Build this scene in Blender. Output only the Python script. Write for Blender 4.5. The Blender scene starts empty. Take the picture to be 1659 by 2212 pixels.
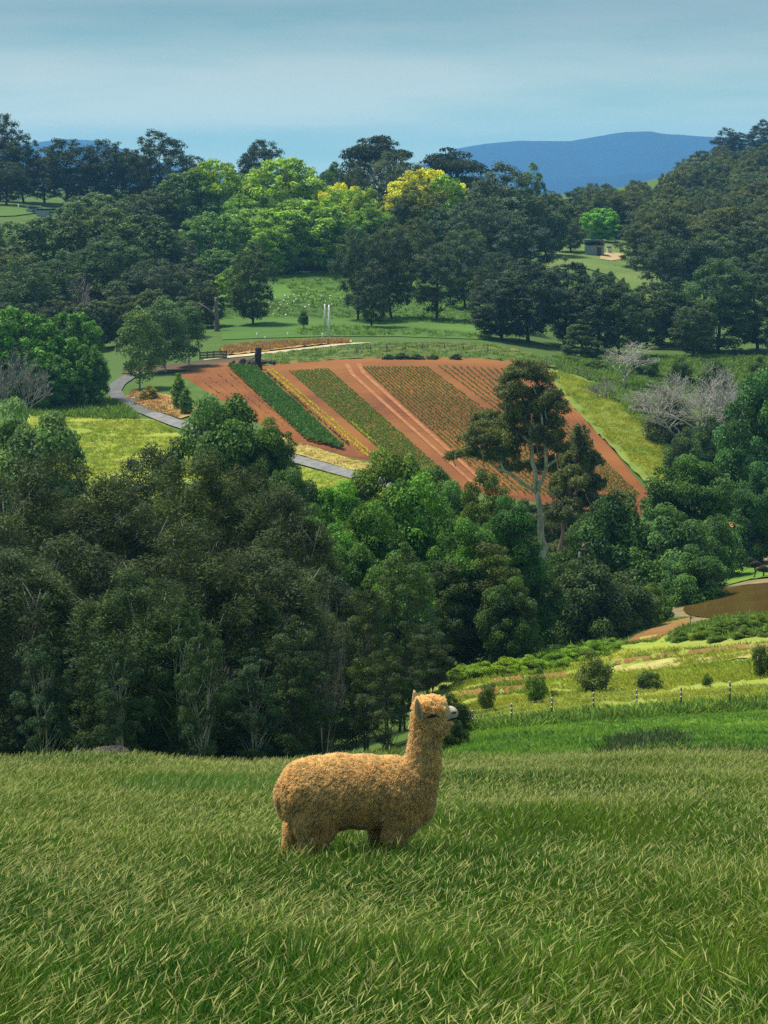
import bpy, math, random
import numpy as np
from mathutils import Vector

# ------------------------------------------------------------------ camera, sky, sun, exposure
S = bpy.context.scene
COL = S.collection
FPX, CX, CY, HOR = 4800.0, 829.5, 1106.0, 400.0       # focal length / centre / eye level in sheet units
PITCH = math.atan((CY - HOR) / FPX)
CP, SP = math.cos(PITCH), math.sin(PITCH)
cam = bpy.data.cameras.new('camera'); camo = bpy.data.objects.new('camera', cam); COL.objects.link(camo)
cam.sensor_fit = 'VERTICAL'; cam.sensor_height = 36; cam.lens = 36 * FPX / 2212
cam.clip_start = 0.1; cam.clip_end = 60000
camo.location = (0, 0, 0); camo.rotation_euler = (math.radians(90) - PITCH, 0, 0)
S.camera = camo

SUN_DIR = Vector((-0.38, 0.22, 0.90)).normalized()     # towards the sun
SUN_EL = math.asin(SUN_DIR.z); SUN_ROT = math.atan2(SUN_DIR.x, SUN_DIR.y)
W = bpy.data.worlds.new('World'); S.world = W; W.use_nodes = True
nt = W.node_tree; nt.nodes.clear()
out = nt.nodes.new('ShaderNodeOutputWorld'); bg = nt.nodes.new('ShaderNodeBackground')
sky = nt.nodes.new('ShaderNodeTexSky'); sky.sky_type = 'NISHITA'; sky.sun_disc = False
sky.sun_elevation = SUN_EL; sky.sun_rotation = SUN_ROT; sky.air_density = 1.2; sky.dust_density = 0.6; sky.ozone_density = 2.0
tc = nt.nodes.new('ShaderNodeTexCoord'); mp = nt.nodes.new('ShaderNodeMapping')
mp.inputs['Scale'].default_value = (1.4, 1.4, 11.0); mp.inputs['Rotation'].default_value = (0, math.radians(4), 0)
nz = nt.nodes.new('ShaderNodeTexNoise'); nz.inputs['Scale'].default_value = 2.6; nz.inputs['Detail'].default_value = 5.0
rp = nt.nodes.new('ShaderNodeValToRGB')
rp.color_ramp.elements[0].position = 0.40; rp.color_ramp.elements[0].color = (0.66, 0.86, 0.90, 1)
rp.color_ramp.elements[1].position = 0.60; rp.color_ramp.elements[1].color = (1.25, 1.08, 1.08, 1)
sx = nt.nodes.new('ShaderNodeSeparateXYZ'); nt.links.new(tc.outputs['Generated'], sx.inputs[0])
er = nt.nodes.new('ShaderNodeValToRGB')                # pale near the horizon, duller grey blue overhead
er.color_ramp.elements[0].position = 0.0; er.color_ramp.elements[0].color = (6.6, 9.6, 9.0, 1)
er.color_ramp.elements[1].position = 0.075; er.color_ramp.elements[1].color = (3.0, 4.5, 5.0, 1)
nt.links.new(sx.outputs[2], er.inputs['Fac'])
cm_ = nt.nodes.new('ShaderNodeMix'); cm_.data_type = 'RGBA'; cm_.blend_type = 'MULTIPLY'; cm_.inputs[0].default_value = 1.0
nt.links.new(er.outputs[0], cm_.inputs[6]); nt.links.new(rp.outputs[0], cm_.inputs[7])
mx = nt.nodes.new('ShaderNodeMix'); mx.data_type = 'RGBA'; mx.inputs[0].default_value = 0.86   # thin even cloud over the blue
nt.links.new(tc.outputs['Generated'], mp.inputs['Vector']); nt.links.new(mp.outputs['Vector'], nz.inputs['Vector'])
nt.links.new(nz.outputs['Fac'], rp.inputs['Fac'])
nt.links.new(sky.outputs[0], mx.inputs[6]); nt.links.new(cm_.outputs[2], mx.inputs[7])
nt.links.new(mx.outputs[2], bg.inputs['Color']); bg.inputs['Strength'].default_value = 0.075
nt.links.new(bg.outputs[0], out.inputs['Surface'])

sl = bpy.data.lights.new('sun', 'SUN'); sl.energy = 4.6; sl.angle = math.radians(11); sl.color = (1.0, 0.93, 0.80)
so = bpy.data.objects.new('sun', sl); COL.objects.link(so); so.location = (0, 0, 60)
so.rotation_euler = SUN_DIR.to_track_quat('Z', 'Y').to_euler()

S.view_settings.view_transform = 'Standard'; S.view_settings.look = 'None'
S.view_settings.exposure = 0.5; S.view_settings.gamma = 1.0; S.view_settings.use_curve_mapping = False
S.render.engine = 'CYCLES'
c = S.cycles
c.use_denoising = False; c.max_bounces = 6; c.diffuse_bounces = 3; c.glossy_bounces = 2; c.transmission_bounces = 4
c.transparent_max_bounces = 4; c.volume_bounces = 1; c.caustics_reflective = False; c.caustics_refractive = False
c.sample_clamp_indirect = 3.0; c.sample_clamp_direct = 12.0; c.use_adaptive_sampling = True; c.adaptive_threshold = 0.01
try: c.denoiser = 'OPENIMAGEDENOISE'
except Exception: pass

RNG = np.random.default_rng(11)
random.seed(5)

# ------------------------------------------------------------------ helpers
def tag(o, label=None, cat=None, group=None, kind=None):
    if label: o['label'] = label
    if cat: o['category'] = cat
    if group: o['group'] = group
    if kind: o['kind'] = kind
    return o

def empty(name, loc=(0, 0, 0), rz=0.0):
    o = bpy.data.objects.new(name, None); COL.objects.link(o)
    o.location = loc; o.rotation_euler = (0, 0, rz); o.empty_display_size = 0.2
    return o

def mesh_np(name, V, Q, attr=None, smooth=False):
    """mesh out of vertices (n,3) and quads or triangles (m,k)"""
    V = np.asarray(V, np.float32); Q = np.asarray(Q, np.int32); k = Q.shape[1]; m = len(Q)
    me = bpy.data.meshes.new(name)
    me.vertices.add(len(V)); me.vertices.foreach_set('co', V.ravel())
    me.loops.add(m * k); me.loops.foreach_set('vertex_index', Q.ravel())
    me.polygons.add(m)
    me.polygons.foreach_set('loop_start', np.arange(0, m * k, k, dtype=np.int32))
    me.polygons.foreach_set('loop_total', np.full(m, k, np.int32))
    if smooth: me.polygons.foreach_set('use_smooth', np.ones(m, bool))
    for an, av in (attr or {}).items():
        a = me.attributes.new(an, 'FLOAT', 'POINT'); a.data.foreach_set('value', np.asarray(av, np.float32))
    me.update(); me.validate()
    return me

def add(name, me, mat=None, parent=None, loc=None, color=None):
    o = bpy.data.objects.new(name, me); COL.objects.link(o)
    if mat and not me.materials: me.materials.append(mat)
    if parent: o.parent = parent
    if loc is not None: o.location = loc
    if color: o.color = (*color, 1)
    return o

class MB:
    """collects boxes, tubes and blobs into one mesh"""
    def __init__(s): s.V = []; s.Q = []; s.n = 0
    def put(s, V, Q):
        s.V.append(np.asarray(V, float)); s.Q.append(np.asarray(Q, int) + s.n); s.n += len(V); return s
    def tube(s, path, rad, sides=6):
        P = np.asarray(path, float); n = len(P); R = np.broadcast_to(np.asarray(rad, float), (n,))
        T = np.gradient(P, axis=0); T /= np.linalg.norm(T, axis=1)[:, None] + 1e-9
        ref = np.where(np.abs(T[:, 2:3]) > 0.9, np.array([[1., 0, 0]]), np.array([[0, 0, 1.]]))
        A = np.cross(T, ref); A /= np.linalg.norm(A, axis=1)[:, None] + 1e-9; B = np.cross(T, A)
        a = np.linspace(0, 2 * np.pi, sides, endpoint=False)
        V = P[:, None] + R[:, None, None] * (np.cos(a)[None, :, None] * A[:, None] + np.sin(a)[None, :, None] * B[:, None])
        i = np.arange(n - 1)[:, None] * sides; j = np.arange(sides)[None]; j2 = (j + 1) % sides
        Q = np.stack([i + j, i + j2, i + sides + j2, i + sides + j], -1).reshape(-1, 4)
        V = V.reshape(-1, 3)
        V = np.vstack([V, P[0:1], P[-1:]])
        b = n * sides
        cap0 = np.stack([j2[0], j[0], np.full(sides, b), np.full(sides, b)], -1)
        capn = np.stack([(n - 1) * sides + j[0], (n - 1) * sides + j2[0], np.full(sides, b + 1), np.full(sides, b + 1)], -1)
        s.tris = getattr(s, 'tris', [])
        s.put(V, Q)
        s.tris.append(np.vstack([cap0, capn])[:, :3] + (s.n - len(V)))
        return s
    def box(s, c, d, rz=0.0, tilt=0.0):
        c = np.asarray(c, float); h = np.asarray(d, float) / 2
        V = np.array([[x, y, z] for x in (-1, 1) for y in (-1, 1) for z in (-1, 1)], float) * h
        if tilt: V = V @ np.array([[1, 0, 0], [0, math.cos(tilt), math.sin(tilt)], [0, -math.sin(tilt), math.cos(tilt)]])
        V = V @ np.array([[math.cos(rz), math.sin(rz), 0], [-math.sin(rz), math.cos(rz), 0], [0, 0, 1]]) + c
        return s.put(V, [[0, 1, 3, 2], [4, 6, 7, 5], [0, 4, 5, 1], [2, 3, 7, 6], [0, 2, 6, 4], [1, 5, 7, 3]])
    def blob(s, c, r, nu=14, nv=9, noise=0.0, rng=None):
        th = np.linspace(0.06, np.pi - 0.06, nv); ph = np.linspace(0, 2 * np.pi, nu, endpoint=False)
        d = np.stack([np.sin(th)[:, None] * np.cos(ph), np.sin(th)[:, None] * np.sin(ph), np.cos(th)[:, None] * np.ones(nu)], -1)
        if noise: d = d * (1 + noise * (rng.random((nv, nu, 1)) - .5))
        V = d.reshape(-1, 3) * np.asarray(r) + np.asarray(c)
        i = np.arange(nv - 1)[:, None] * nu; j = np.arange(nu)[None]; j2 = (j + 1) % nu
        Q = np.stack([i + j, i + nu + j, i + nu + j2, i + j2], -1).reshape(-1, 4)
        s.put(V, Q); s.tris = getattr(s, 'tris', [])
        V2 = np.array([[0, 0, 1.], [0, 0, -1.]]) * np.asarray(r) + np.asarray(c)
        b = s.n; base = b - nu * nv; s.V.append(V2); s.n += 2
        s.tris.append(np.stack([np.full(nu, b), base + j[0], base + j2[0]], -1))
        e = base + (nv - 1) * nu
        s.tris.append(np.stack([np.full(nu, b + 1), e + j2[0], e + j[0]], -1))
        return s
    def mesh(s, name, smooth=True):
        V = np.vstack(s.V)
        F = [list(q) for Q in s.Q for q in Q] + [list(t) for T in getattr(s, 'tris', []) for t in T]
        me = bpy.data.meshes.new(name); me.from_pydata([tuple(v) for v in V], [], F)
        if smooth: me.polygons.foreach_set('use_smooth', np.ones(len(me.polygons), bool))
        me.update(); return me
    def build(s, name, mat, parent=None, smooth=True, loc=None, color=None):
        return add(name, s.mesh(name, smooth), mat, parent, loc, color)

# ------------------------------------------------------------------ materials
def M(name, c1, c2=None, scale=1.0, rough=0.9, c3=None, scale2=None, bump=0.0, bscale=None, objcol=False,
      spec=0.25, translucent=0.0, lo=0.35, hi=0.65, local=False, leafvar=0.0, stretch=None, metal=0.0, instrand=0.0, tint=None, sheen=0.0):
    m = bpy.data.materials.new(name); m.use_nodes = True; t = m.node_tree; N = t.nodes; L = t.links
    b = N['Principled BSDF']; o = N['Material Output']
    b.inputs['Roughness'].default_value = rough; b.inputs['Specular IOR Level'].default_value = spec; b.inputs['Metallic'].default_value = metal
    if sheen: b.inputs['Sheen Weight'].default_value = sheen; b.inputs['Sheen Roughness'].default_value = 0.5
    g = N.new('ShaderNodeTexCoord' if local else 'ShaderNodeNewGeometry')
    vec = g.outputs['Object'] if local else g.outputs['Position']
    if stretch:
        mp = N.new('ShaderNodeMapping'); mp.inputs['Scale'].default_value = stretch; L.new(vec, mp.inputs['Vector']); vec = mp.outputs['Vector']
    def noise(sc, det=5.0):
        n = N.new('ShaderNodeTexNoise'); n.inputs['Scale'].default_value = sc; n.inputs['Detail'].default_value = det
        L.new(vec, n.inputs['Vector']); return n.outputs['Fac']
    def ramp(f, lo, hi):
        r = N.new('ShaderNodeMapRange'); r.inputs['From Min'].default_value = lo; r.inputs['From Max'].default_value = hi; L.new(f, r.inputs['Value']); return r.outputs['Result']
    def mix(f, a, bb, mode='MIX'):
        x = N.new('ShaderNodeMix'); x.data_type = 'RGBA'; x.blend_type = mode
        if isinstance(f, (int, float)): x.inputs[0].default_value = f
        else: L.new(f, x.inputs[0])
        for k, v in ((6, a), (7, bb)):
            if isinstance(v, tuple): x.inputs[k].default_value = (*v, 1)
            else: L.new(v, x.inputs[k])
        return x.outputs[2]
    if objcol:
        oi = N.new('ShaderNodeObjectInfo'); col = oi.outputs['Color']
        if c2: col = mix(ramp(noise(scale), lo, hi), col, mix(1.0, col, c2, 'MULTIPLY'))
    else:
        col = c1
        if c2: col = mix(ramp(noise(scale), lo, hi), c1, c2)
    if c3: col = mix(ramp(noise(scale2 or scale * .2, 3.0), lo, hi), col, c3)
    if leafvar:
        a = N.new('ShaderNodeAttribute'); a.attribute_name = 'v'
        mr = N.new('ShaderNodeMapRange'); mr.inputs['To Min'].default_value = 1 - leafvar; mr.inputs['To Max'].default_value = 1 + leafvar
        L.new(a.outputs['Fac'], mr.inputs['Value'])
        vm = N.new('ShaderNodeVectorMath'); vm.operation = 'SCALE'
        if isinstance(col, tuple):
            rgb = N.new('ShaderNodeRGB'); rgb.outputs[0].default_value = (*col, 1); col = rgb.outputs[0]
        L.new(col, vm.inputs[0]); L.new(mr.outputs['Result'], vm.inputs['Scale']); col = vm.outputs[0]
    if tint:                      # a share of the pieces (by the attribute 'h') in a colour of their own
        a = N.new('ShaderNodeAttribute'); a.attribute_name = 'h'
        col = mix(a.outputs['Fac'], col, tint)
    if instrand:
        oi2 = N.new('ShaderNodeObjectInfo'); mr = N.new('ShaderNodeMapRange')
        mr.inputs['To Min'].default_value = 1 - instrand; mr.inputs['To Max'].default_value = 1 + instrand
        L.new(oi2.outputs['Random'], mr.inputs['Value'])
        vm = N.new('ShaderNodeVectorMath'); vm.operation = 'SCALE'
        if isinstance(col, tuple):
            rgb = N.new('ShaderNodeRGB'); rgb.outputs[0].default_value = (*col, 1); col = rgb.outputs[0]
        L.new(col, vm.inputs[0]); L.new(mr.outputs['Result'], vm.inputs['Scale']); col = vm.outputs[0]
    if isinstance(col, tuple): b.inputs['Base Color'].default_value = (*col, 1)
    else: L.new(col, b.inputs['Base Color'])
    if bump:
        bn = N.new('ShaderNodeBump'); bn.inputs['Strength'].default_value = bump; bn.inputs['Distance'].default_value = 0.1
        L.new(noise(bscale or scale * 4), bn.inputs['Height']); L.new(bn.outputs[0], b.inputs['Normal'])
    if translucent:
        tr = N.new('ShaderNodeBsdfTranslucent'); ms = N.new('ShaderNodeMixShader'); ms.inputs[0].default_value = translucent
        if isinstance(col, tuple): tr.inputs[0].default_value = (*col, 1)
        else: L.new(col, tr.inputs[0])
        L.new(b.outputs[0], ms.inputs[1]); L.new(tr.outputs[0], ms.inputs[2]); L.new(ms.outputs[0], o.inputs['Surface'])
    return m

LEAF = M('leaf', None, (1.25, 1.22, 0.8), 0.35, 0.55, objcol=True, translucent=0.3, leafvar=0.68, lo=.4, hi=.62, spec=.12)
BARK = M('bark', None, (0.55, 0.5, 0.45), 3.0, 0.9, objcol=True, local=True, stretch=(1, 1, .25), bump=.4)
GROUND = M('ground_grass', (0.055, 0.11, 0.018), (0.09, 0.14, 0.022), 0.25, 1.0, c3=(0.06, 0.11, 0.02), scale2=0.03, bump=.6, bscale=3)
SOIL = M('red_soil', (0.19, 0.058, 0.018), (0.125, 0.044, 0.016), 0.9, 1.0, c3=(0.25, 0.10, 0.026), scale2=0.05, bump=.8, bscale=6)
TRACKSOIL = M('packed_soil', (0.34, 0.15, 0.055), (0.27, 0.10, 0.04), 0.8, 1.0)
GRAVEL = M('gravel', (0.24, 0.235, 0.22), (0.15, 0.15, 0.15), 1.6, .95, bump=.5, bscale=8)
DARKTRACK = M('dark_grey_track', (0.10, 0.10, 0.10), (0.15, 0.15, 0.145), 1.2, .95, bump=.5, bscale=8)  # darker grey for the upper bend of the track
DRY = M('dry_grass', (0.42, 0.22, 0.075), (0.30, 0.17, 0.06), 0.7, 1.0, c3=(0.40, 0.28, 0.09), scale2=0.12, bump=.6, bscale=4)
YGRASS = M('yellow_grass', (0.30, 0.33, 0.035), (0.16, 0.23, 0.025), 0.5, 1.0, c3=(0.26, 0.29, 0.04), scale2=0.12, stretch=(.5, 1, 1), bump=.8, bscale=3)
GGRASS = M('green_pasture', (0.12, 0.22, 0.018), (0.16, 0.26, 0.026), 0.7, 1.0, c3=(0.05, 0.13, 0.012), scale2=0.12, bump=.8, bscale=4)
VERGE = M('verge_grass', (0.10, 0.14, 0.03), (0.19, 0.17, 0.05), 0.5, 1.0, c3=(0.06, 0.11, 0.03), scale2=0.15, bump=.6, bscale=3)
GREYWOOD = M('grey_wood', (0.16, 0.13, 0.10), (0.10, 0.085, 0.07), 4, .9, local=True, bump=.3)
DARKWOOD = M('burnt_wood', (0.02, 0.017, 0.015), (0.04, 0.03, 0.025), 4, .95, local=True, bump=.6)
WHITE = M('white_plastic', (0.75, 0.76, 0.72), (0.6, 0.62, 0.6), 5, .5, local=True)
TIN = M('tin_sheet', (0.30, 0.36, 0.40), (0.20, 0.24, 0.27), 1.5, .45, local=True, metal=.3)
TINWALL = M('tin_wall', (0.34, 0.40, 0.46), (0.26, 0.30, 0.34), 1.5, .6, local=True)
BROWNWALL = M('weathered_boards', (0.10, 0.065, 0.045), (0.06, 0.045, 0.035), 3, .9, local=True)
WATER = M('muddy_water', (0.15, 0.09, 0.022), (0.12, 0.075, 0.02), .3, .08, spec=.5, bump=.12, bscale=2.5)
WIRE = M('fence_tape', (0.5, 0.52, 0.30), None, rough=.5)
RED = M('red_paint', (0.45, 0.02, 0.02), None, rough=.5)

# ------------------------------------------------------------------ the lie of the land
def ray(px, py):
    dx = (np.asarray(px, float) - CX) / FPX; dy = (CY - np.asarray(py, float)) / FPX
    k = CP + dy * SP
    return dx / k, -(-SP + dy * CP) / k            # sideways per metre ahead, fall per metre ahead
def at(px, py, Y):
    u, s = ray(px, py); return np.array([float(u) * Y, Y, -float(s) * Y])

cu, cv, cs = [], [], []
def ctl(Y, pts):
    for px, py in pts:
        u, s = ray(px, py); cu.append(float(u)); cv.append(math.log(Y)); cs.append(float(s))
cols = (-700, 200, 830, 1450, 2400)
for Y in (2.5, 4, 6, 8.5, 12, 16, 21, 26, 30):
    for p in cols:
        u, _ = ray(p, 1106); cu.append(float(u)); cv.append(math.log(Y)); cs.append(1.7 / Y + 0.2126)
ctl(38, [(-700, 1695), (0, 1690), (400, 1690), (830, 1685), (1050, 1668), (1250, 1655), (1659, 1650), (2400, 1640)])
ctl(52, [(-700, 1725), (0, 1720), (400, 1715), (830, 1690), (1000, 1645), (1250, 1614), (1659, 1604), (2400, 1590)])
ctl(70, [(-700, 1690), (0, 1695), (400, 1690), (830, 1660), (1000, 1603), (1250, 1577), (1659, 1556), (2400, 1530)])
ctl(85, [(-700, 1640), (0, 1650), (400, 1650), (830, 1610), (1000, 1548), (1250, 1522), (1659, 1494), (2400, 1460)])
ctl(105, [(-700, 1570), (0, 1580), (400, 1580), (830, 1530), (1000, 1462), (1250, 1437), (1659, 1392), (2400, 1350)])
ctl(130, [(-700, 1430), (0, 1450), (400, 1450), (830, 1420), (1250, 1378), (1659, 1306), (2400, 1260)])
ctl(160, [(-700, 1250), (0, 1270), (400, 1270), (830, 1262), (1250, 1250), (1659, 1212), (2400, 1180)])
ctl(190, [(-700, 1040), (0, 1050), (400, 1050), (830, 1060), (1250, 1078), (1659, 1112), (2400, 1090)])
ctl(230, [(-700, 890), (0, 895), (400, 890), (830, 885), (1250, 905), (1659, 945), (2400, 960)])
ctl(265, [(-700, 830), (0, 840), (400, 800), (830, 781), (1050, 784), (1250, 815), (1659, 850), (2400, 870)])
ctl(295, [(-700, 770), (0, 780), (400, 745), (830, 733), (1250, 768), (1659, 785), (2400, 790)])
ctl(330, [(-700, 700), (0, 705), (400, 692), (830, 690), (1250, 728), (1659, 740), (2400, 720)])
ctl(390, [(-700, 590), (0, 590), (400, 590), (830, 592), (1250, 625), (1659, 645), (2400, 600)])
ctl(460, [(-700, 450), (0, 458), (400, 480), (830, 515), (1280, 536), (1659, 560), (2400, 480)])
ctl(560, [(-700, 425), (0, 430), (400, 432), (830, 450), (1250, 500), (1659, 470), (2400, 380)])
ctl(700, [(-700, 415), (0, 420), (400, 420), (830, 428), (1200, 468), (1400, 440), (1659, 375), (2400, 280)])
ctl(900, [(-700, 412), (0, 414), (830, 418), (1200, 440), (1400, 395), (1659, 318), (2400, 240)])
ctl(1400, [(-700, 410), (0, 411), (830, 412), (1250, 420), (1659, 380), (2400, 340)])
ctl(3000, [(-700, 406), (830, 406), (2400, 404)])
ctl(16000, [(-700, 401), (830, 401), (2400, 401)])
KU = 5.0
_P = np.stack([np.array(cu) * KU, np.array(cv)], 1); _s = np.array(cs)
def _phi(r2): return 0.5 * r2 * np.log(r2 + 1e-12)
_n = len(_P); _D = ((_P[:, None] - _P[None]) ** 2).sum(-1)
_A = np.zeros((_n + 3, _n + 3)); _A[:_n, :_n] = _phi(_D) + 1e-4 * np.eye(_n)
_A[:_n, _n] = 1; _A[:_n, _n + 1:] = _P; _A[_n, :_n] = 1; _A[_n + 1:, :_n] = _P.T
_w = np.linalg.solve(_A, np.concatenate([_s, np.zeros(3)]))
def _s_rbf(u, v):
    q = np.stack([np.clip(u, -.36, .36) * KU, v], -1).reshape(-1, 2)
    o = np.empty(len(q))
    for i in range(0, len(q), 20000):
        p = q[i:i + 20000]; d2 = ((p[:, None] - _P[None]) ** 2).sum(-1)
        o[i:i + 20000] = _phi(d2) @ _w[:_n] + _w[_n] + p @ _w[_n + 1:]
    return o.reshape(np.shape(u))
GU = np.concatenate([np.linspace(-.5, -.24, 8)[:-1], np.linspace(-.24, .24, 201), np.linspace(.24, .5, 8)[1:]])
GV = np.linspace(math.log(2.2), math.log(6000), 560)
_UU, _VV = np.meshgrid(GU, GV, indexing='ij')
GS = _s_rbf(_UU, _VV)
def s_at(u, Y):
    u = np.asarray(u, float); v = np.log(np.asarray(Y, float)); u, v = np.broadcast_arrays(u, v)
    fu = np.clip(np.interp(u, GU, np.arange(len(GU))), 0, len(GU) - 1.001)
    fv = np.clip((v - GV[0]) / (GV[1] - GV[0]), 0, len(GV) - 1.001)
    i = fu.astype(int); j = fv.astype(int); a = fu - i; b = fv - j
    return (GS[i, j] * (1 - a) + GS[i + 1, j] * a) * (1 - b) + (GS[i, j + 1] * (1 - a) + GS[i + 1, j + 1] * a) * b
def gz(x, y): return -s_at(np.asarray(x) / np.asarray(y), y) * np.asarray(y)
def ground(px, py, y0, y1):
    """where the sight line meets the land between two distances"""
    u, s = ray(px, py); u = np.atleast_1d(u); s = np.atleast_1d(s)
    Ys = np.exp(np.linspace(math.log(y0), math.log(y1), 260))
    d = s_at(u[:, None], Ys[None]) - s[:, None]
    hit = (d[:, :-1] > 0) & (d[:, 1:] <= 0)
    k = np.where(hit.any(1), hit.argmax(1), np.abs(d).argmin(1).clip(0, 258))
    r = np.arange(len(k)); a = d[r, k]; b = d[r, k + 1]
    f = np.where(np.abs(a - b) > 1e-9, a / (a - b), 0).clip(0, 1)
    Y = Ys[k] + f * (Ys[k + 1] - Ys[k])
    return np.stack([u * Y, Y, gz(u * Y, Y)], 1)

Yg = np.exp(_VV); TV = np.stack([_UU * Yg, Yg, -GS * Yg], -1).reshape(-1, 3)
ni, nj = _UU.shape
ii, jj = np.meshgrid(np.arange(ni - 1), np.arange(nj - 1), indexing='ij')
TQ = np.stack([ii * nj + jj, (ii + 1) * nj + jj, (ii + 1) * nj + jj + 1, ii * nj + jj + 1], -1).reshape(-1, 4)
tag(add('ground', mesh_np('ground', TV, TQ, smooth=True), GROUND), kind='structure')

def resample(pl, n):
    pl = np.asarray(pl, float)
    if len(pl) == n: return pl
    L = np.concatenate([[0], np.cumsum(np.linalg.norm(np.diff(pl, axis=0), axis=1))])
    t = np.linspace(0, L[-1], n); return np.stack([np.interp(t, L, pl[:, 0]), np.interp(t, L, pl[:, 1])], 1)
def loft_pts(A, B, nu, nv, y0, y1, off):
    A = resample(A, nu); B = resample(B, nu)
    t = np.linspace(0, 1, nv)
    P = A[:, None] * (1 - t[None, :, None]) + B[:, None] * t[None, :, None]
    G = ground(P[..., 0].ravel(), P[..., 1].ravel(), y0, y1); G[:, 2] += off
    return G
def grid_quads(nu, nv):
    i, j = np.meshgrid(np.arange(nu - 1), np.arange(nv - 1), indexing='ij')
    return np.stack([i * nv + j, (i + 1) * nv + j, (i + 1) * nv + j + 1, i * nv + j + 1], -1).reshape(-1, 4)
def sheet(name, A, B, y0, y1, mat, off=0.08, nu=40, nv=8, kind='structure', rough=0.0):
    G = loft_pts(A, B, nu, nv, y0, y1, off)
    if rough: G[:, 2] += RNG.random(len(G)) * rough
    Q = grid_quads(nu, nv)
    n = np.cross(G[Q[0, 1]] - G[Q[0, 0]], G[Q[0, 2]] - G[Q[0, 0]])
    if n[2] < 0: Q = Q[:, ::-1]
    yq = G[Q][:, :, 1]; Q = Q[(yq.max(1) - yq.min(1)) < .05 * yq.min(1)]          # no sheet bridges a hidden dip
    return tag(add(name, mesh_np(name, G, Q, smooth=True), mat), kind=kind)

# ------------------------------------------------------------------ roads, meadows, field, pond
sheet('dark_bend', [(300, 806), (262, 815), (238, 832), (232, 848), (240, 862), (268, 882), (312, 899)],
      [(330, 806), (292, 817), (270, 832), (262, 846), (272, 860), (298, 876), (338, 891)], 185, 275, DARKTRACK, .14, 60, 6)
sheet('gravel_track', [(312, 899), (370, 922), (480, 955), (600, 992), (750, 1034), (860, 1062)],
      [(338, 891), (385, 908), (490, 940), (600, 974), (758, 1018), (870, 1046)], 185, 275, GRAVEL, .14, 70, 6)
sheet('yellow_meadow', [(60, 872), (150, 896), (240, 906), (330, 908), (366, 926)], [(40, 1090), (150, 1090), (250, 1090), (350, 1090), (560, 1060)], 175, 260, YGRASS, .06, 40, 30, rough=.1)
sheet('dry_verge', [(600, 944), (660, 962), (760, 996), (850, 1012)], [(600, 973), (660, 989), (757, 1017), (860, 1036)], 185, 240, M('straw_verge', (0.42, 0.34, 0.09), (0.30, 0.22, 0.06), .8, 1.0), .1, 40, 6, rough=.08)
sheet('roadside_meadow', [(590, 994), (680, 1018), (760, 1040), (860, 1064)], [(560, 1040), (680, 1060), (760, 1075), (860, 1090)], 180, 220, YGRASS, .08, 30, 8, rough=.1)
sheet('dry_bank', [(270, 860), (292, 872), (330, 888), (390, 906)], [(290, 846), (340, 852), (400, 862), (450, 890)], 200, 262, DRY, .1, 30, 8, rough=.1)
sheet('bare_bank', [(262, 808), (340, 808), (420, 800), (492, 792)], [(280, 786), (340, 790), (430, 780), (560, 772)], 230, 300, M('brown_earth', (0.11, 0.055, 0.035), (0.16, 0.09, 0.05), .6, 1.0, c3=(.07, .06, .03), scale2=.1), .1, 30, 8)
sheet('dry_grass_bank', [(480, 770), (560, 762), (640, 752), (700, 746), (760, 742)], [(480, 752), (540, 745), (600, 741), (690, 738), (760, 737)], 255, 320, DRY, .1, 40, 8, rough=.15)
sheet('pale_lane', [(440, 779), (560, 768), (660, 757), (740, 746), (800, 742)], [(440, 775), (560, 763), (660, 752), (740, 742), (800, 741)], 255, 330, M('pale_gravel', (0.55, 0.45, 0.30), (0.42, 0.33, 0.2), .6, 1.0), .09, 60, 3)
sheet('field_bank', [(555, 795), (640, 787), (740, 779), (900, 775), (1060, 779), (1200, 797)], [(565, 768), (660, 757), (750, 747), (880, 741), (1060, 745), (1210, 780)], 245, 320, VERGE, .1, 50, 10, rough=.2)
sheet('hillside_paddock', [(480, 735), (560, 732), (700, 728), (860, 728), (1060, 735)], [(470, 610), (560, 600), (700, 585), (860, 570), (1000, 570)], 295, 430, M('far_pasture', (0.07, 0.15, 0.02), (0.10, 0.19, 0.025), .12, 1.0, c3=(.05, .11, .018), scale2=.04), .1, 30, 40)
sheet('shed_paddock', [(1180, 585), (1260, 580), (1330, 600), (1420, 690)], [(1170, 530), (1260, 528), (1340, 530), (1440, 560)], 330, 520, M('shed_pasture', (0.09, 0.155, 0.03), (0.14, 0.185, 0.045), .15, 1.0), .2, 60, 50)
sheet('dry_patch', [(1296, 562), (1320, 566), (1348, 562)], [(1298, 550), (1320, 548), (1346, 551)], 400, 520, M('pale_earth', (0.45, 0.3, 0.17), (0.35, 0.28, 0.12), .3, 1.0), .3, 12, 5)
sheet('far_pasture_strip', [(-60, 470), (30, 468), (90, 460)], [(-60, 446), (30, 446), (90, 446)], 400, 700, M('far_strip_grass', (.06, .12, .02), (.08, .14, .025), .1, 1.0), .2, 14, 5)
sheet('weedy_slope', [(1180, 800), (1212, 858), (1300, 950), (1398, 1050), (1415, 1080)], [(1240, 815), (1340, 850), (1420, 930), (1480, 1000), (1500, 1060)], 180, 275,
      M('weed_grass', (0.15, 0.21, 0.03), (0.08, 0.15, 0.02), .5, 1.0, c3=(.2, .24, .035), scale2=.1, bump=.8, bscale=3), .1, 50, 12, rough=.3)
sheet('sunny_pasture', [(930, 1640), (1100, 1632), (1400, 1628), (1700, 1626)], [(930, 1592), (1020, 1578), (1280, 1553), (1700, 1524)], 40, 110, GGRASS, .05, 60, 20, rough=.05)
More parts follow.
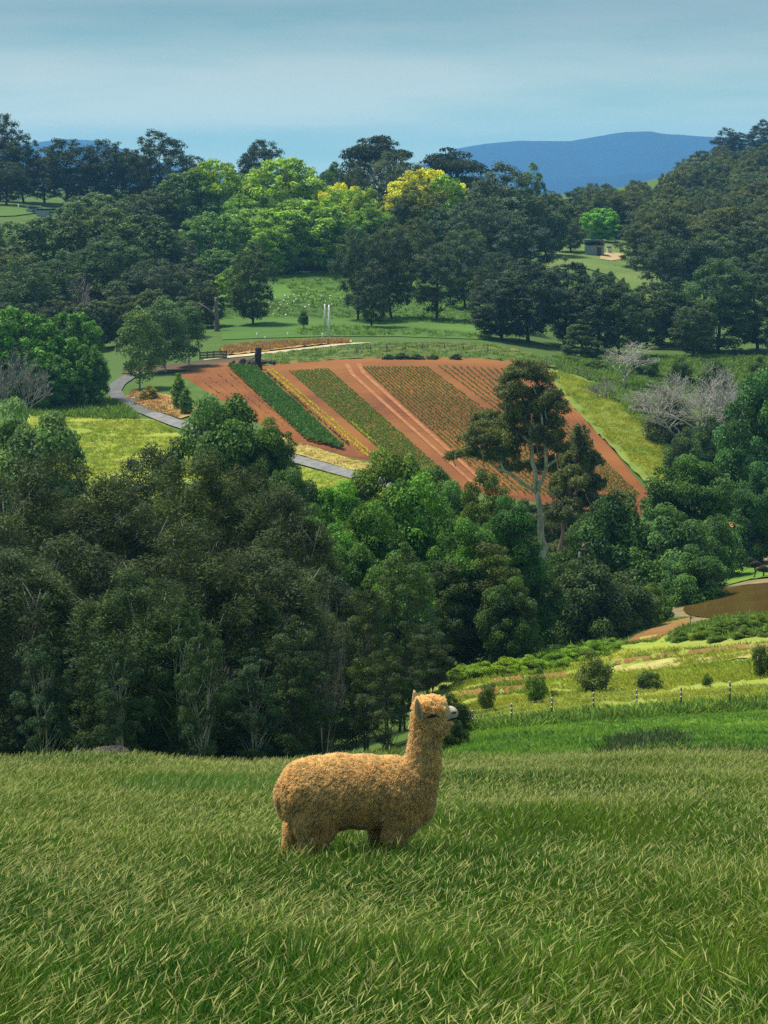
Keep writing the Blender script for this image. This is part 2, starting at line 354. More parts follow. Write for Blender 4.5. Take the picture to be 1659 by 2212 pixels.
sheet('garden_ground', [(930, 1592), (1020, 1578), (1280, 1553), (1700, 1524)], [(930, 1480), (1020, 1440), (1280, 1400), (1700, 1330)], 60, 140,
      M('garden_weeds', (0.17, 0.25, 0.03), (0.30, 0.36, 0.04), .6, 1.0, c3=(.26, .28, .05), scale2=.15, stretch=(.5, 1, 1), bump=.8, bscale=4), .07, 60, 24, rough=.12)
STRIPS = []
BARE = M('garden_soil', (0.25, 0.10, 0.034), (0.20, 0.095, 0.034), 1.2, 1.0, c3=(.24, .17, .05), scale2=.3, bump=.6, bscale=5)
for k, (A, B) in enumerate([([(1062, 1483), (1150, 1478), (1250, 1468)], [(1062, 1470), (1150, 1465), (1250, 1452)]),
                            ([(990, 1516), (1060, 1510), (1140, 1500)], [(990, 1498), (1060, 1492), (1140, 1486)]),
                            ([(1320, 1445), (1450, 1426), (1580, 1412), (1700, 1404)], [(1320, 1434), (1450, 1415), (1580, 1400), (1700, 1392)]),
                            ([(1590, 1384), (1640, 1378), (1700, 1370)], [(1590, 1376), (1640, 1368), (1700, 1360)]),
                            ([(1340, 1396), (1420, 1388), (1450, 1372), (1490, 1352)], [(1350, 1392), (1390, 1368), (1440, 1350), (1490, 1338)])]):
    STRIPS.append((np.array(A, float), np.array(B, float))); sheet('soil_strip', A, B, 70, 150, BARE, .13, 24, 5, rough=.05)
sheet('straw_strip', [(1320, 1462), (1450, 1452), (1600, 1430), (1700, 1420)], [(1320, 1448), (1450, 1430), (1600, 1414), (1700, 1408)], 70, 150, M('cut_straw', (0.42, 0.40, 0.12), (0.33, 0.27, 0.09), .8, 1.0), .12, 24, 6, rough=.1)
sheet('pond_bank', [(1448, 1345), (1480, 1350), (1600, 1345), (1720, 1335)], [(1455, 1302), (1500, 1272), (1600, 1252), (1720, 1240)], 110, 170, M('mud_bank', (0.26, 0.20, 0.10), (0.15, 0.12, 0.06), .6, 1.0), .06, 30, 10)
sheet('far_lawn', [(1560, 1270), (1620, 1255), (1720, 1245)], [(1580, 1226), (1620, 1222), (1720, 1222)], 130, 190, GGRASS, .1, 16, 6, rough=.1)
sheet('pond', [(1476, 1322), (1484, 1331), (1505, 1336), (1540, 1338), (1620, 1334), (1740, 1330)], [(1476, 1318), (1482, 1306), (1500, 1293), (1540, 1281), (1610, 1266), (1740, 1256)], 110, 170, WATER, .12, 30, 8)
sheet('garden_path', [(1590, 1226), (1640, 1228), (1720, 1230)], [(1590, 1211), (1640, 1210), (1720, 1210)], 140, 200, M('pink_path', (0.42, 0.28, 0.2), (0.35, 0.25, 0.17), .8, 1.0), .12, 12, 4)
sheet('straw_mound', [(1572, 1144), (1600, 1150), (1636, 1144)], [(1576, 1120), (1600, 1112), (1634, 1108)], 160, 215, M('mound_straw', (0.48, 0.32, 0.13), (0.3, 0.17, 0.07), 1.5, 1.0, bump=.8, bscale=3), .25, 14, 8, rough=.3)

# the red field: key lines from its top edge to its foot
LN = np.array([[(400, 818), (640, 964)], [(492, 797), (668, 962)], [(551, 799), (754, 985)], [(576, 803), (794, 992)], [(621, 803), (848, 1000)],
               [(708, 797), (945, 1010)], [(775, 790), (1028, 1022)], [(916, 789), (1275, 1056)], [(938, 789), (1300, 1060)], [(1185, 803), (1408, 1076)]], float)
LN[4:9, 1] += .20 * (LN[4:9, 1] - LN[4:9, 0])
def fline(t):
    i = int(min(max(math.floor(t), 0), len(LN) - 2)); f = t - i
    return LN[i] * (1 - f) + LN[i + 1] * f
ROWS = {(0, 1): 8, (4, 5): 13, (6, 7): 18, (8, 9): 16}                       # blocks with ridged rows
ts, ridge = [], []
for i in range(len(LN) - 1):
    n = ROWS.get((i, i + 1), 4); k = n * 4
    for q in range(k):
        ts.append(i + q / k); ridge.append(.10 * math.cos(2 * math.pi * q / 4) if (i, i + 1) in ROWS else 0.0)
ts.append(len(LN) - 1.0001); ridge.append(0)
NA = 56; av = np.linspace(-.062, 1.03, NA)
PP = np.array([fline(t)[0][None] * (1 - av[:, None]) + fline(t)[1][None] * av[:, None] for t in ts])
FG = ground(PP[..., 0].ravel(), PP[..., 1].ravel(), 180, 285)
fade = ((av > .02) & (av < .99)).astype(float)
FG[:, 2] += .15 + (np.array(ridge)[:, None] * fade[None]).ravel() + RNG.random(len(FG)) * .05
edge = np.zeros((len(ts), NA)); edge[0] = edge[-1] = 1; edge[:, -1] = 1; FG[:, 2] -= edge.ravel() * .45
fq = grid_quads(len(ts), NA)
if np.cross(FG[fq[0, 1]] - FG[fq[0, 0]], FG[fq[0, 2]] - FG[fq[0, 0]])[2] < 0: fq = fq[:, ::-1]
tag(add('ploughed_field', mesh_np('ploughed_field', FG, fq, smooth=True), SOIL), kind='structure')
for t0, t1 in ((5.42, 5.55), (5.78, 5.92)):                                   # packed wheel tracks up the middle
    for tt in ((t0, t1),):
        A = [fline(t0)[0] + (8, -4), fline(t0)[0] * .93 + fline(t0)[1] * .07, fline(t0)[1]]
        B = [fline(t1)[0] + (10, -2), fline(t1)[0] * .93 + fline(t1)[1] * .07, fline(t1)[1]]
        sheet('wheel_track', A, B, 180, 285, TRACKSOIL, .23, 60, 3)

def leaf_quads(P, A, Nn, L, Wd):
    """one diamond leaf per point: axis A, face normal Nn, length L, width Wd"""
    A = A / (np.linalg.norm(A, axis=1)[:, None] + 1e-9)
    B = np.cross(Nn, A); B /= (np.linalg.norm(B, axis=1)[:, None] + 1e-9)
    L = np.asarray(L).reshape(-1, 1); Wd = np.asarray(Wd).reshape(-1, 1)
    V = np.stack([P - A * L * .5, P + B * Wd * .5 - A * L * .08, P + A * L * .5, P - B * Wd * .5 - A * L * .08], 1)
    return V.reshape(-1, 3), np.arange(len(P) * 4).reshape(-1, 4)
def rdir(rng, n):
    d = rng.normal(size=(n, 3)); return d / np.linalg.norm(d, axis=1)[:, None]
CROP = M('crop_leaf', None, (1.25, 1.1, .8), 1.0, .7, objcol=True, translucent=.25, leafvar=.35)
def crop_row(name, line, color, spacing, leaves, size, label, group, a0=0.0, a1=1.0, gap=0.12, lift=.3, cat='crop row'):
    rng = np.random.default_rng(int(line[0, 0] * 13 + line[1, 1]))
    a = np.linspace(a0, a1, 160); P = line[0][None] * (1 - a[:, None]) + line[1][None] * a[:, None]
    G = ground(P[:, 0], P[:, 1], 180, 285); d = np.concatenate([[0], np.cumsum(np.linalg.norm(np.diff(G, axis=0), axis=1))])
    s = np.arange(0, d[-1], spacing); s = s[rng.random(len(s)) > gap]
    C = np.stack([np.interp(s, d, G[:, k]) for k in range(3)], 1); C[:, :2] += rng.normal(size=(len(C), 2)) * .04; C[:, 2] += lift
    sc = rng.uniform(.6, 1.25, len(C))
    P = np.repeat(C, leaves, 0) ; S2 = np.repeat(sc, leaves)
    D = rdir(rng, len(P)); D[:, 2] = np.abs(D[:, 2]) + .3
    P = P + D * (size * .45 * S2)[:, None]
    V, Q = leaf_quads(P, D, rdir(rng, len(P)) + np.array([0, -.4, .8]), size * S2, size * .5 * S2)
    o = add(name, mesh_np(name, V, Q, {'v': np.repeat(rng.random(len(P)), 4)}), CROP, color=color)
    return tag(o, label, cat, group, 'stuff')
for (i, j), n in ROWS.items():
    for k in range(n):
        t = i + (k + .5) / n if False else i + (k + 0.0) / n + .0001
        ln = fline(t)
        if i == 0:
            if k % 2: crop_row('crop_row', ln, (.16, .12, .04), .8, 3, .2, 'sparse withered row in the small brown plot by the tall crop', 'withered rows in the brown plot', .08, .8, .3)
        elif i == 4:
            crop_row('crop_row', ln, (.13, .24, .035), .16, 5, .19, 'low green row in the plot between bare strip and wheel tracks', 'green rows in the middle plot', .02, .99, .1)
        elif i == 6:
            crop_row('crop_row', ln, (.15, .20, .03), .15, 4, .19, 'thin brownish green row just past the wheel tracks', 'thin rows past the wheel tracks', .03, .99, .22)
        elif k < 11:
            crop_row('crop_row', ln, (.13, .19, .03), .16, 4, .18, 'faint green row in the farthest plot behind the tall eucalyptus', 'faint rows in the far plot', .02, .95 if k < 15 else .8, .25)
for q, t in enumerate((3.0, 3.28)):
    crop_row('flowering_row', fline(t), (.62, .60, .04), .20, 5, .20, ['yellow flowering row right against the tall green crop', 'yellow flowering row along the edge of the bare red strip'][q], 'yellow flowering rows', .0, 1.0, .12 if q == 0 else .25)
crop_row('flowering_row', fline(4.02) + (0, -1), (.60, .58, .05), .22, 5, .20, 'short yellow row edging the green plot at its foot', 'yellow flowering rows', .5, .98, .15)
for k in range(7):
    crop_row('tall_crop_row', fline(1.05 + k * .14), (.10, .22, .04), .24, 12, .42, 'dense knee-high green crop row in the tall band', 'rows of the tall green crop', .01, .97, .04, .45)
crop_row('crop_row', fline(2.55), (.10, .12, .03), .4, 5, .26, 'thin green row between tall crop and yellow flowers', None, .05, .9, .2)

# ------------------------------------------------------------------ trees
def bez(a, b, c_, n=7):
    t = np.linspace(0, 1, n)[:, None]; return (1 - t) ** 2 * a + 2 * t * (1 - t) * b + t * t * c_
def crown_leaves(rng, clumps, N, leaf, droop=0.0, up=0.3, inner=.45, under=.5):
    C = np.array([q[:3] for q in clumps]); R = np.array([q[3:6] for q in clumps])
    w = (R[:, 0] * R[:, 1]); idx = rng.choice(len(C), N, p=w / w.sum())
    d = rdir(rng, N); low = d[:, 2] < -.15; flip = low & (rng.random(N) > under); d[flip, 2] *= -1
    r = np.abs(inner) + (1.06 - inner - np.minimum(inner, 0) * .6 - np.abs(inner) + inner) * rng.random(N) ** (.55 if inner > .3 else .8)
    P = C[idx] + d * R[idx] * r[:, None]
    nrm = d * .9 + rdir(rng, N) * .75 + np.array([0, 0, up])
    ax = np.cross(nrm, rdir(rng, N)); ax[:, 2] -= droop * np.linalg.norm(ax, axis=1)
    s = rng.uniform(.65, 1.3, N)
    V, Q = leaf_quads(P, ax, nrm, leaf[0] * s, leaf[1] * s)
    cv_ = rng.random(len(C))[idx] * .55 + rng.random(N) * .45
    return V, Q, np.repeat(cv_, 4)
def profile(prof, h): return np.interp(h, [p[0] for p in prof], [p[1] for p in prof])
STY = dict(   # inner: how far into each tuft leaves reach
    broad_near=dict(H=11, W=9.5, prof=[(0, .55), (.2, .9), (.5, 1), (.8, .86), (1, .42)], base=.05, n=130, cr=1.05, fz=.78, leaf=(.25, .16), N=50000, droop=.1, limbs=16, tr=.22),
    broad_far=dict(H=11, W=9.5, prof=[(0, .55), (.2, .9), (.5, 1), (.8, .86), (1, .42)], base=.05, n=230, cr=.72, fz=.85, leaf=(.33, .2), N=25000, inner=.2, droop=.1, limbs=10, tr=.25),
    euc_far=dict(H=16, W=11, prof=[(0, .45), (.25, .85), (.55, 1), (.8, .8), (1, .3)], base=.12, n=150, cr=.9, fz=.85, leaf=(.38, .15), N=20000, droop=.5, limbs=22, tr=.24, gap=.85, inner=.1),
    wattle_far=dict(H=14, W=8.5, prof=[(0, .5), (.25, .9), (.55, 1), (.82, .7), (1, .2)], base=.08, n=190, cr=.68, fz=.9, leaf=(.33, .14), N=22000, inner=.1, droop=.2, limbs=14, tr=.22),
    wattle_near=dict(H=16, W=8, prof=[(0, .55), (.25, .95), (.55, 1), (.8, .78), (1, .28)], base=.06, n=300, cr=.58, fz=1.15, leaf=(.24, .055), N=66000, droop=-.5, limbs=60, tr=.13, inner=-.35),
    sparse_near=dict(H=12, W=5.5, prof=[(0, .4), (.3, .9), (.6, 1), (.85, .6), (1, .12)], base=.14, n=90, cr=.55, fz=.6, leaf=(.22, .07), N=16000, droop=-.2, limbs=44, tr=.11),
    cypress=dict(H=12, W=17, prof=[(0, .9), (.4, 1), (.75, .75), (1, .3)], base=.25, n=95, cr=2.1, fz=.26, leaf=(.5, .2), N=20000, droop=-.1, limbs=14, tr=.5),
    conifer=dict(H=11, W=7, prof=[(0, .9), (.25, 1), (.6, .7), (.85, .4), (1, .08)], base=.03, n=110, cr=.9, fz=.55, leaf=(.34, .16), N=15000, droop=.55, limbs=8, tr=.22),
    olive_near=dict(H=12, W=6.5, prof=[(0, .8), (.3, 1), (.65, .95), (.88, .7), (1, .35)], base=.02, n=150, cr=.72, fz=.7, leaf=(.2, .09), N=42000, droop=.3, limbs=10, tr=.18),
    birch=dict(H=11, W=6, prof=[(0, .55), (.3, 1), (.6, .9), (.85, .55), (1, .12)], base=.12, n=80, cr=.8, fz=.9, leaf=(.34, .13), N=9000, droop=.6, limbs=14, tr=.13),
    poplar=dict(H=6, W=2.4, prof=[(0, .5), (.3, 1), (.65, .8), (1, .12)], base=.05, n=60, cr=.45, fz=1.1, leaf=(.26, .15), N=5000, droop=-.1, limbs=6, tr=.08),
    bush_near=dict(H=5, W=6, prof=[(0, .85), (.25, 1), (.6, .85), (1, .25)], base=.0, n=100, cr=.68, fz=.8, leaf=(.20, .10), N=26000, droop=.0, limbs=14, tr=.08),
    shrub=dict(H=2.2, W=1.8, prof=[(0, .6), (.4, 1), (.75, .85), (1, .35)], base=.10, n=46, cr=.26, fz=1.15, leaf=(.13, .045), N=5200, droop=-.5, limbs=16, tr=.03),
)
_protos = {}
def proto(style, seed):
    if (style, seed) in _protos: return _protos[style, seed]
    p = STY[style]; rng = np.random.default_rng(seed * 977 + sum(map(ord, style)))
    H, Wd = p['H'], p['W']; R = Wd / 2; b = p['base'] * H; cr = p['cr']
    cl = []; tries = 0
    while len(cl) < p['n'] and tries < p['n'] * 40:
        tries += 1; h = rng.random()
        r = profile(p['prof'], h)
        if rng.random() > r * .9 + .1: continue
        a = rng.uniform(0, 2 * np.pi); rad = max(r * R - cr * .55, 0.1) * (rng.random() ** .38)
        lob = 1 + .16 * math.sin(3 * a + seed) * math.sin(5 * h + seed * 2)
        z = b + h * (H - b - cr * p['fz']) ; c_ = cr * rng.uniform(.6, 1.35) * (1.0 if h < .85 else .8)
        q = (rad * math.cos(a) * lob, rad * math.sin(a) * lob, z, c_, c_, c_ * p['fz'])
        if p.get('gap') and any((q[0] - o[0]) ** 2 + (q[1] - o[1]) ** 2 + ((q[2] - o[2]) * 1.5) ** 2 < p['gap'] ** 2 for o in cl): continue
        cl.append(q)
    V, Q, v = crown_leaves(rng, cl, p['N'], p['leaf'], p['droop'], inner=p.get('inner', .45))
    hmax = np.percentile(V[:, 2], 99.9); wid = 2 * np.percentile(np.hypot(V[:, 0], V[:, 1]), 97)
    cm = mesh_np('crown_' + style, V, Q, {'v': v}); cm.materials.append(LEAF)
    mb = MB(); tr = p['tr']
    stems = 1 if style not in ('wattle_near', 'bush_near', 'shrub', 'sparse_near') else 3
    for s_ in range(stems):
        top = np.array([rng.normal() * R * .18 * stems, rng.normal() * R * .18 * stems, H * .86])
        path = bez(np.array([rng.normal() * .1 * stems, rng.normal() * .1 * stems, -.6]), np.array([rng.normal() * R * .1, rng.normal() * R * .1, H * .45]), top, 9)
        mb.tube(path, np.linspace(tr, tr * .12, 9) * (1 if s_ == 0 else .75), 7)
        for q in rng.choice(len(cl), min(p['limbs'] // stems + 1, len(cl)), replace=False):
            e = np.array(cl[q][:3]); f = min(max((e[2] / H) - rng.uniform(.12, .35), .06), .8)
            st = np.array([np.interp(f * H, path[:, 2], path[:, k]) for k in range(3)])
            mid = (st + e) / 2 + np.array([0, 0, rng.uniform(-.05, .12) * H]) * (.5 if p['droop'] > .4 else -.3)
            mb.tube(bez(st, mid, e, 6), np.linspace(tr * .42 * (1 - f * .6), tr * .07, 6), 5)
    tm = mb.mesh('trunk_' + style); tm.materials.append(BARK)
    _protos[style, seed] = (tm, cm, hmax, wid); return _protos[style, seed]

def plant(name, style, seed, px, top, Y, wpx, color, label, bark=(.10, .085, .07), cat='tree', group=None, base=None, rz=None, sink=0.0, auto=0.0, wide=1.0):
    tm, cm, h, w = proto(style, seed); wpx = wpx * wide; Y0 = Y
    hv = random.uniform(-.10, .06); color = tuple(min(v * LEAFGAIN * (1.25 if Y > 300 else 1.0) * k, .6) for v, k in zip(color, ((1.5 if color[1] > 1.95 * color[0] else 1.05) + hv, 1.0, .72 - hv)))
    while auto and Y > Y0 - 70:                       # step down the slope until the tree has the height its width asks for
        u, s = ray(px, top)
        if -float(s) * Y - float(gz(float(u) * Y, Y)) > auto * wpx / FPX * Y: break
        Y -= 4
    u, s = ray(px, top); x = float(u) * Y; z0 = float(gz(x, Y)) if base is None else float(at(px, base, Y)[2])
    H = max(-float(s) * Y - z0, .3) + sink; Wd = wpx / FPX * Y
    root = empty(name, (x, Y, z0 - sink), random.uniform(0, 6.28) if rz is None else rz)
    sw = Wd / w; sc = min(H / h, 1.45 * sw); tag(root, label, cat, group)       # crowns keep their shape, stems grow long
    t_ = add('trunk', tm, parent=root, color=bark); t_.scale = (sw, sw, H / h)
    c_ = add('crown', cm, parent=root, color=color); c_.scale = (sw, sw, sc); c_.location = (0, 0, H - h * sc)
    return root

LEAFGAIN = 2.0
DK = (.019, .040, .022); DKO = (.030, .048, .022); DKB = (.030, .042, .022); MID = (.035, .085, .022); BR = (.065, .17, .022); GG = (.045, .10, .03)
PALE = (.38, .35, .31)
# dark wattles in the gully right behind the meadow crest
W1 = [('wattle_tree', 0, 40, 1005, 88, 260, DK, 'dark wattle at the edge of the gully below the pale broadleaf'),
      ('wattle_tree', 1, 125, 978, 96, 210, DKO, 'olive wattle with a pointed top in front of the yellow meadow'),
      ('wattle_tree', 2, 235, 1030, 90, 220, DK, 'dark wattle whose top overlaps the foot of the yellow meadow'),
      ('wattle_tree', 3, 318, 968, 101, 190, DK, 'dark slender wattle standing between yellow meadow and big broadleaf'),
      ('wattle_tree', 0, 425, 975, 93, 240, DKO, 'brownish green wattle directly below the big leafy broadleaf'),
      ('wattle_tree', 1, 525, 1010, 99, 210, DKB, 'brown tinged wattle beneath the overhanging broadleaf crown'),
      ('wattle_tree', 2, 610, 1055, 91, 190, DKB, 'brown wattle beside the dark green shrubby tree'),
      ('wattle_tree', 3, 655, 1140, 103, 140, (.042, .042, .021), 'rust brown wattle half hidden behind the alpaca gully trees'),
      ('wattle_tree', 2, 20, 1190, 70, 250, DK, 'dark wattle at the picture edge close behind the crest'),
      ('wattle_tree', 3, 165, 1160, 75, 260, DK, 'broad dark wattle above the grey grazing alpaca'),
      ('wattle_tree', 0, 300, 1235, 67, 230, (.022, .042, .020), 'low dark wattle just beyond the grey grazing alpaca'),
      ('wattle_tree', 1, 410, 1130, 73, 250, (.030, .046, .022), 'wattle with pale grey stems showing through its foliage'),
      ('wattle_tree', 2, 555, 1190, 75, 240, DK, 'dark wattle with bare side twigs up-slope of the alpaca rump'),
      ('wattle_tree', 3, 700, 1230, 83, 170, DKB, 'brown green wattle directly above the alpaca back')]
for n_, sd, px, tp, Y, w, colr, lab in W1:
    plant(n_, 'wattle_near', sd, px, tp, Y, w, colr, lab, bark=PALE if 'pale' in lab else (.26, .24, .21), group='wattles in the gully', wide=1.5)
W2 = [(0, 868, 1172, 89, 150, (.04, .065, .03), 'sparse olive wattle behind the alpaca neck'),
      (1, 785, 1262, 80, 150, DKO, 'thin wattle with see-through crown above the alpaca shoulder'),
      (0, 930, 1345, 86, 110, DK, 'small thin dark wattle left of the weed bank'),
      (1, 830, 1400, 72, 120, DK, 'slim dark sapling behind the alpaca withers'),
      (0, 640, 1330, 70, 140, DKO, 'slim wattle with brown tips above the alpaca rump')]
for sd, px, tp, Y, w, colr, lab in W2:
    plant('wattle_tree', 'sparse_near', sd, px, tp, Y, w, colr, lab, bark=(.09, .08, .07), group='wattles in the gully')
W3 = [(1, 388, 1300, 65, 150, 'pale stemmed thin wattle nearest the crest'), (0, 436, 1345, 63, 120, 'second pale stemmed thin wattle nearest the crest'), (1, 262, 1390, 64, 130, 'thin wattle with pale stems up-slope of the grey alpaca'), (0, 548, 1400, 66, 130, 'thin pale stemmed wattle close above the alpaca rump'), (1, 90, 1370, 65, 140, 'thin pale stemmed wattle near the picture edge')]
for sd, px, tp, Y, w, lab in W3: plant('wattle_tree', 'sparse_near', sd, px, tp, Y, w, (.024, .045, .024), lab, bark=(.42, .40, .35), group='wattles in the gully')
# green trees behind them
T2 = [('broadleaf_tree', 'broad_near', 0, 55, 868, 128, 230, (.05, .115, .045), 'pale green broadleaf tree below the roundest dark green tree'),
      ('broadleaf_tree', 'broad_near', 1, 478, 856, 132, 235, (.035, .095, .032), 'large leafy broadleaf tree hiding the bend of the gravel track'),
      ('broadleaf_tree', 'broad_near', 0, 580, 905, 131, 110, (.03, .08, .03), 'smaller crown leaning out beside the large leafy broadleaf'),
      ('broadleaf_tree', 'broad_near', 1, 622, 1012, 117, 130, (.03, .075, .03), 'dark green tree below the straight stretch of gravel track'),
      ('broadleaf_tree', 'broad_near', 0, 735, 1040, 116, 170, (.04, .14, .02), 'vivid green tree at the end of the gravel track'),
      ('broadleaf_tree', 'broad_near', 1, 850, 978, 138, 190, (.045, .11, .022), 'light spreading tree at the foot of the green crop rows'),
      ('broadleaf_tree', 'broad_near', 1, 895, 1035, 113, 230, (.035, .115, .025), 'tall clumpy bright green tree in the middle of the gully'),
      ('olive_tree', 'olive_near', 0, 1045, 1018, 119, 130, (.055, .075, .022), 'tall olive green tree beside the leaning eucalyptus limb'),
      ('broadleaf_tree', 'broad_near', 0, 1098, 1075, 116, 125, (.022, .078, .022), 'deep green clumpy tree at the foot of the big eucalyptus'),
      ('olive_tree', 'olive_near', 1, 1062, 1175, 107, 150, (.055, .068, .022), 'drooping olive brown tree at the edge of the weed bank'),
      ('olive_tree', 'olive_near', 0, 960, 1215, 106, 140, (.022, .05, .02), 'dark evergreen wedged between bright tree and drooping olive tree'),
      ('broadleaf_tree', 'broad_near', 1, 1150, 1215, 118, 130, (.02, .06, .022), 'dark green tree where the gully opens to the weed bank'),
      ('broadleaf_tree', 'broad_near', 0, 1490, 982, 166, 170, (.022, .075, .02), 'rounded dark green tree next to the tin roofed lean-to'),
      ('broadleaf_tree', 'broad_near', 1, 1655, 800, 172, 180, (.025, .085, .035), 'tall blue green tree rising above the lean-to'),
      ('broadleaf_tree', 'broad_near', 0, 1650, 1000, 158, 120, (.022, .075, .03), 'lower blue green tree in front of the tall one by the lean-to')]
for n_, st, sd, px, tp, Y, w, colr, lab in T2: plant(n_, st, sd, px, tp, Y, w, colr, lab, wide=1.15)
T2b = [(0, 690, 1120, 108, 150, (.035, .12, .022), 'bright green tree filling in below the gravel track'), (1, 800, 1090, 110, 150, (.03, .095, .022), 'green tree tucked under the light spreading tree'), (0, 980, 1040, 124, 150, (.035, .10, .025), 'green dome between the clumpy bright tree and the olive one'),
       (1, 930, 1010, 140, 130, (.04, .10, .022), 'light green dome at the foot of the wheel tracks'), (0, 1010, 1120, 108, 150, (.03, .10, .022), 'leafy green tree in front of the tall olive one'), (1, 860, 1200, 100, 160, (.03, .09, .022), 'green tree low in the gully behind the sparse wattle'),
       (0, 1100, 1250, 104, 120, (.022, .06, .02), 'dark rounded tree beside the drooping olive tree'), (1, 760, 1180, 102, 150, (.028, .085, .022), 'green tree above the alpaca withers behind the thin wattle')]
for sd, px, tp, Y, w, colr, lab in T2b: plant('broadleaf_tree', 'broad_near', sd, px, tp, Y, w, colr, lab, wide=1.15)
B2 = [(1, 1135, 1078, 172, 110, (.055, .07, .03), 'olive bush behind the pale eucalyptus trunk'), (0, 1205, 1085, 174, 110, (.05, .07, .03), 'olive bush behind the second eucalyptus'), (0, 1130, 1150, 165, 120, (.045, .065, .028), 'low olive bush at the foot of the pale eucalyptus trunk'), (1, 1215, 1160, 164, 110, (.03, .06, .025), 'low dark bush at the foot of the second eucalyptus'), (1, 1290, 1085, 148, 120, (.025, .07, .025), 'thicket hiding the foot of the second eucalyptus'), (0, 1075, 1085, 146, 120, (.03, .075, .025), 'bush beneath the long eucalyptus limb'), (0, 1335, 1062, 148, 200, (.022, .068, .025), 'high dark green thicket at the foot of the field slope'),
      (1, 1450, 1092, 146, 210, (.032, .09, .03), 'broad leafy thicket beneath the rounded dark tree'),
      (0, 1550, 1112, 152, 120, (.04, .105, .035), 'paler thicket at the end of the row nearest the emus'),
      (1, 1240, 1150, 140, 150, (.022, .06, .025), 'shaded thicket under the second eucalyptus'),
      (0, 1265, 1205, 126, 200, (.024, .058, .03), 'grey green bush in front of the thicket row'),
      (1, 1345, 1240, 128, 160, (.028, .068, .03), 'blue green bush above the red soil ramp'),
      (0, 1415, 1258, 131, 85, (.05, .12, .03), 'small light green bush at the tip of the pond'),
      (1, 1500, 1180, 140, 150, (.028, .085, .03), 'low green bush along the far side of the pond'),
      (0, 1625, 1150, 165, 90, (.05, .07, .025), 'straw coloured bush below the mound'),
      (1, 975, 1500, 74, 90, (.018, .045, .018), 'dark bush right behind the alpaca head'),
      (0, 985, 1555, 66, 65, (.018, .045, .018), 'dark low bush beneath the alpaca chin')]
for sd, px, tp, Y, w, colr, lab in B2: plant('bush', 'bush_near', sd, px, tp, Y, w, colr, lab, cat='bush', sink=.15)
# round the red field
T3 = [('broadleaf_tree', 'broad_far', 0, 40, 666, 238, 190, (.035, .12, .022), 'round bright green tree behind the bare grey tree'),
      ('broadleaf_tree', 'broad_far', 1, 150, 676, 240, 150, (.032, .11, .022), 'round bright green tree beside the bend of the track'),
      ('broadleaf_tree', 'broad_far', 2, 190, 745, 236, 90, (.03, .10, .022), 'lower green tree at the outside of the track bend'),
      ('broadleaf_tree', 'broad_far', 2, 100, 760, 234, 120, (.03, .10, .022), 'low green tree between the bare tree and the track bend'),
      ('birch_tree', 'birch', 0, 300, 662, 250, 110, (.06, .105, .05), 'feathery grey green birch with a white trunk by the track bend'),
      ('birch_tree', 'birch', 1, 352, 640, 264, 110, (.055, .10, .05), 'tallest feathery birch of the clump above the track'),
      ('birch_tree', 'birch', 0, 405, 655, 268, 90, (.05, .095, .045), 'feathery birch at the end of the clump near the timber fence'),
      ('poplar_tree', 'poplar', 0, 386, 806, 232, 36, (.05, .13, .025), 'slim bright green young tree at the corner of the brown plot'),
      ('poplar_tree', 'poplar', 1, 402, 838, 228, 34, (.05, .13, .025), 'short bright green young tree just below the slim one'),
      ('golden_shrub', 'conifer', 1, 322, 832, 240, 46, (.13, .13, .035), 'golden dwarf conifer on the inside of the track bend'),
      ('wattle_tree', 'wattle_far', 0, 545, 522, 318, 100, (.022, .05, .025), 'lone dark oval tree with a bare stem in front of the paddock'),
      ('shrub', 'bush_near', 0, 655, 672, 310, 24, (.02, .05, .03), 'small dark shrub below the white dotted paddock')]
for n_, st, sd, px, tp, Y, w, colr, lab in T3:
    plant(n_, st, sd, px, tp, Y, w, colr, lab, bark=(.6, .58, .54) if 'birch' in n_ else (.10, .085, .07), cat='shrub' if 'shrub' in n_ else 'tree')
T3b = [('euc_far', 0, 772, 495, 326, 95), ('euc_far', 1, 850, 470, 330, 110), ('euc_far', 2, 945, 528, 326, 110), ('wattle_far', 1, 805, 560, 316, 70),
       ('euc_far', 1, 1010, 500, 345, 110), ('euc_far', 0, 1075, 545, 322, 110)]
lb = ['dark gum with an open crown at the paddock edge beside the poles', 'tall dark gum second along from the white poles', 'dark forked gum with a spreading crown above the field bank',
      'short dark wattle between the two gums nearest the poles', 'grey green gum behind the forked one', 'dusky gum where the open row meets the dense wood']
for (st, sd, px, tp, Y, w), lab in zip(T3b, lb): plant('gum_tree', st, sd, px, tp, Y, w, (.028, .042, .03), lab, bark=(.05, .045, .04), wide=1.15)
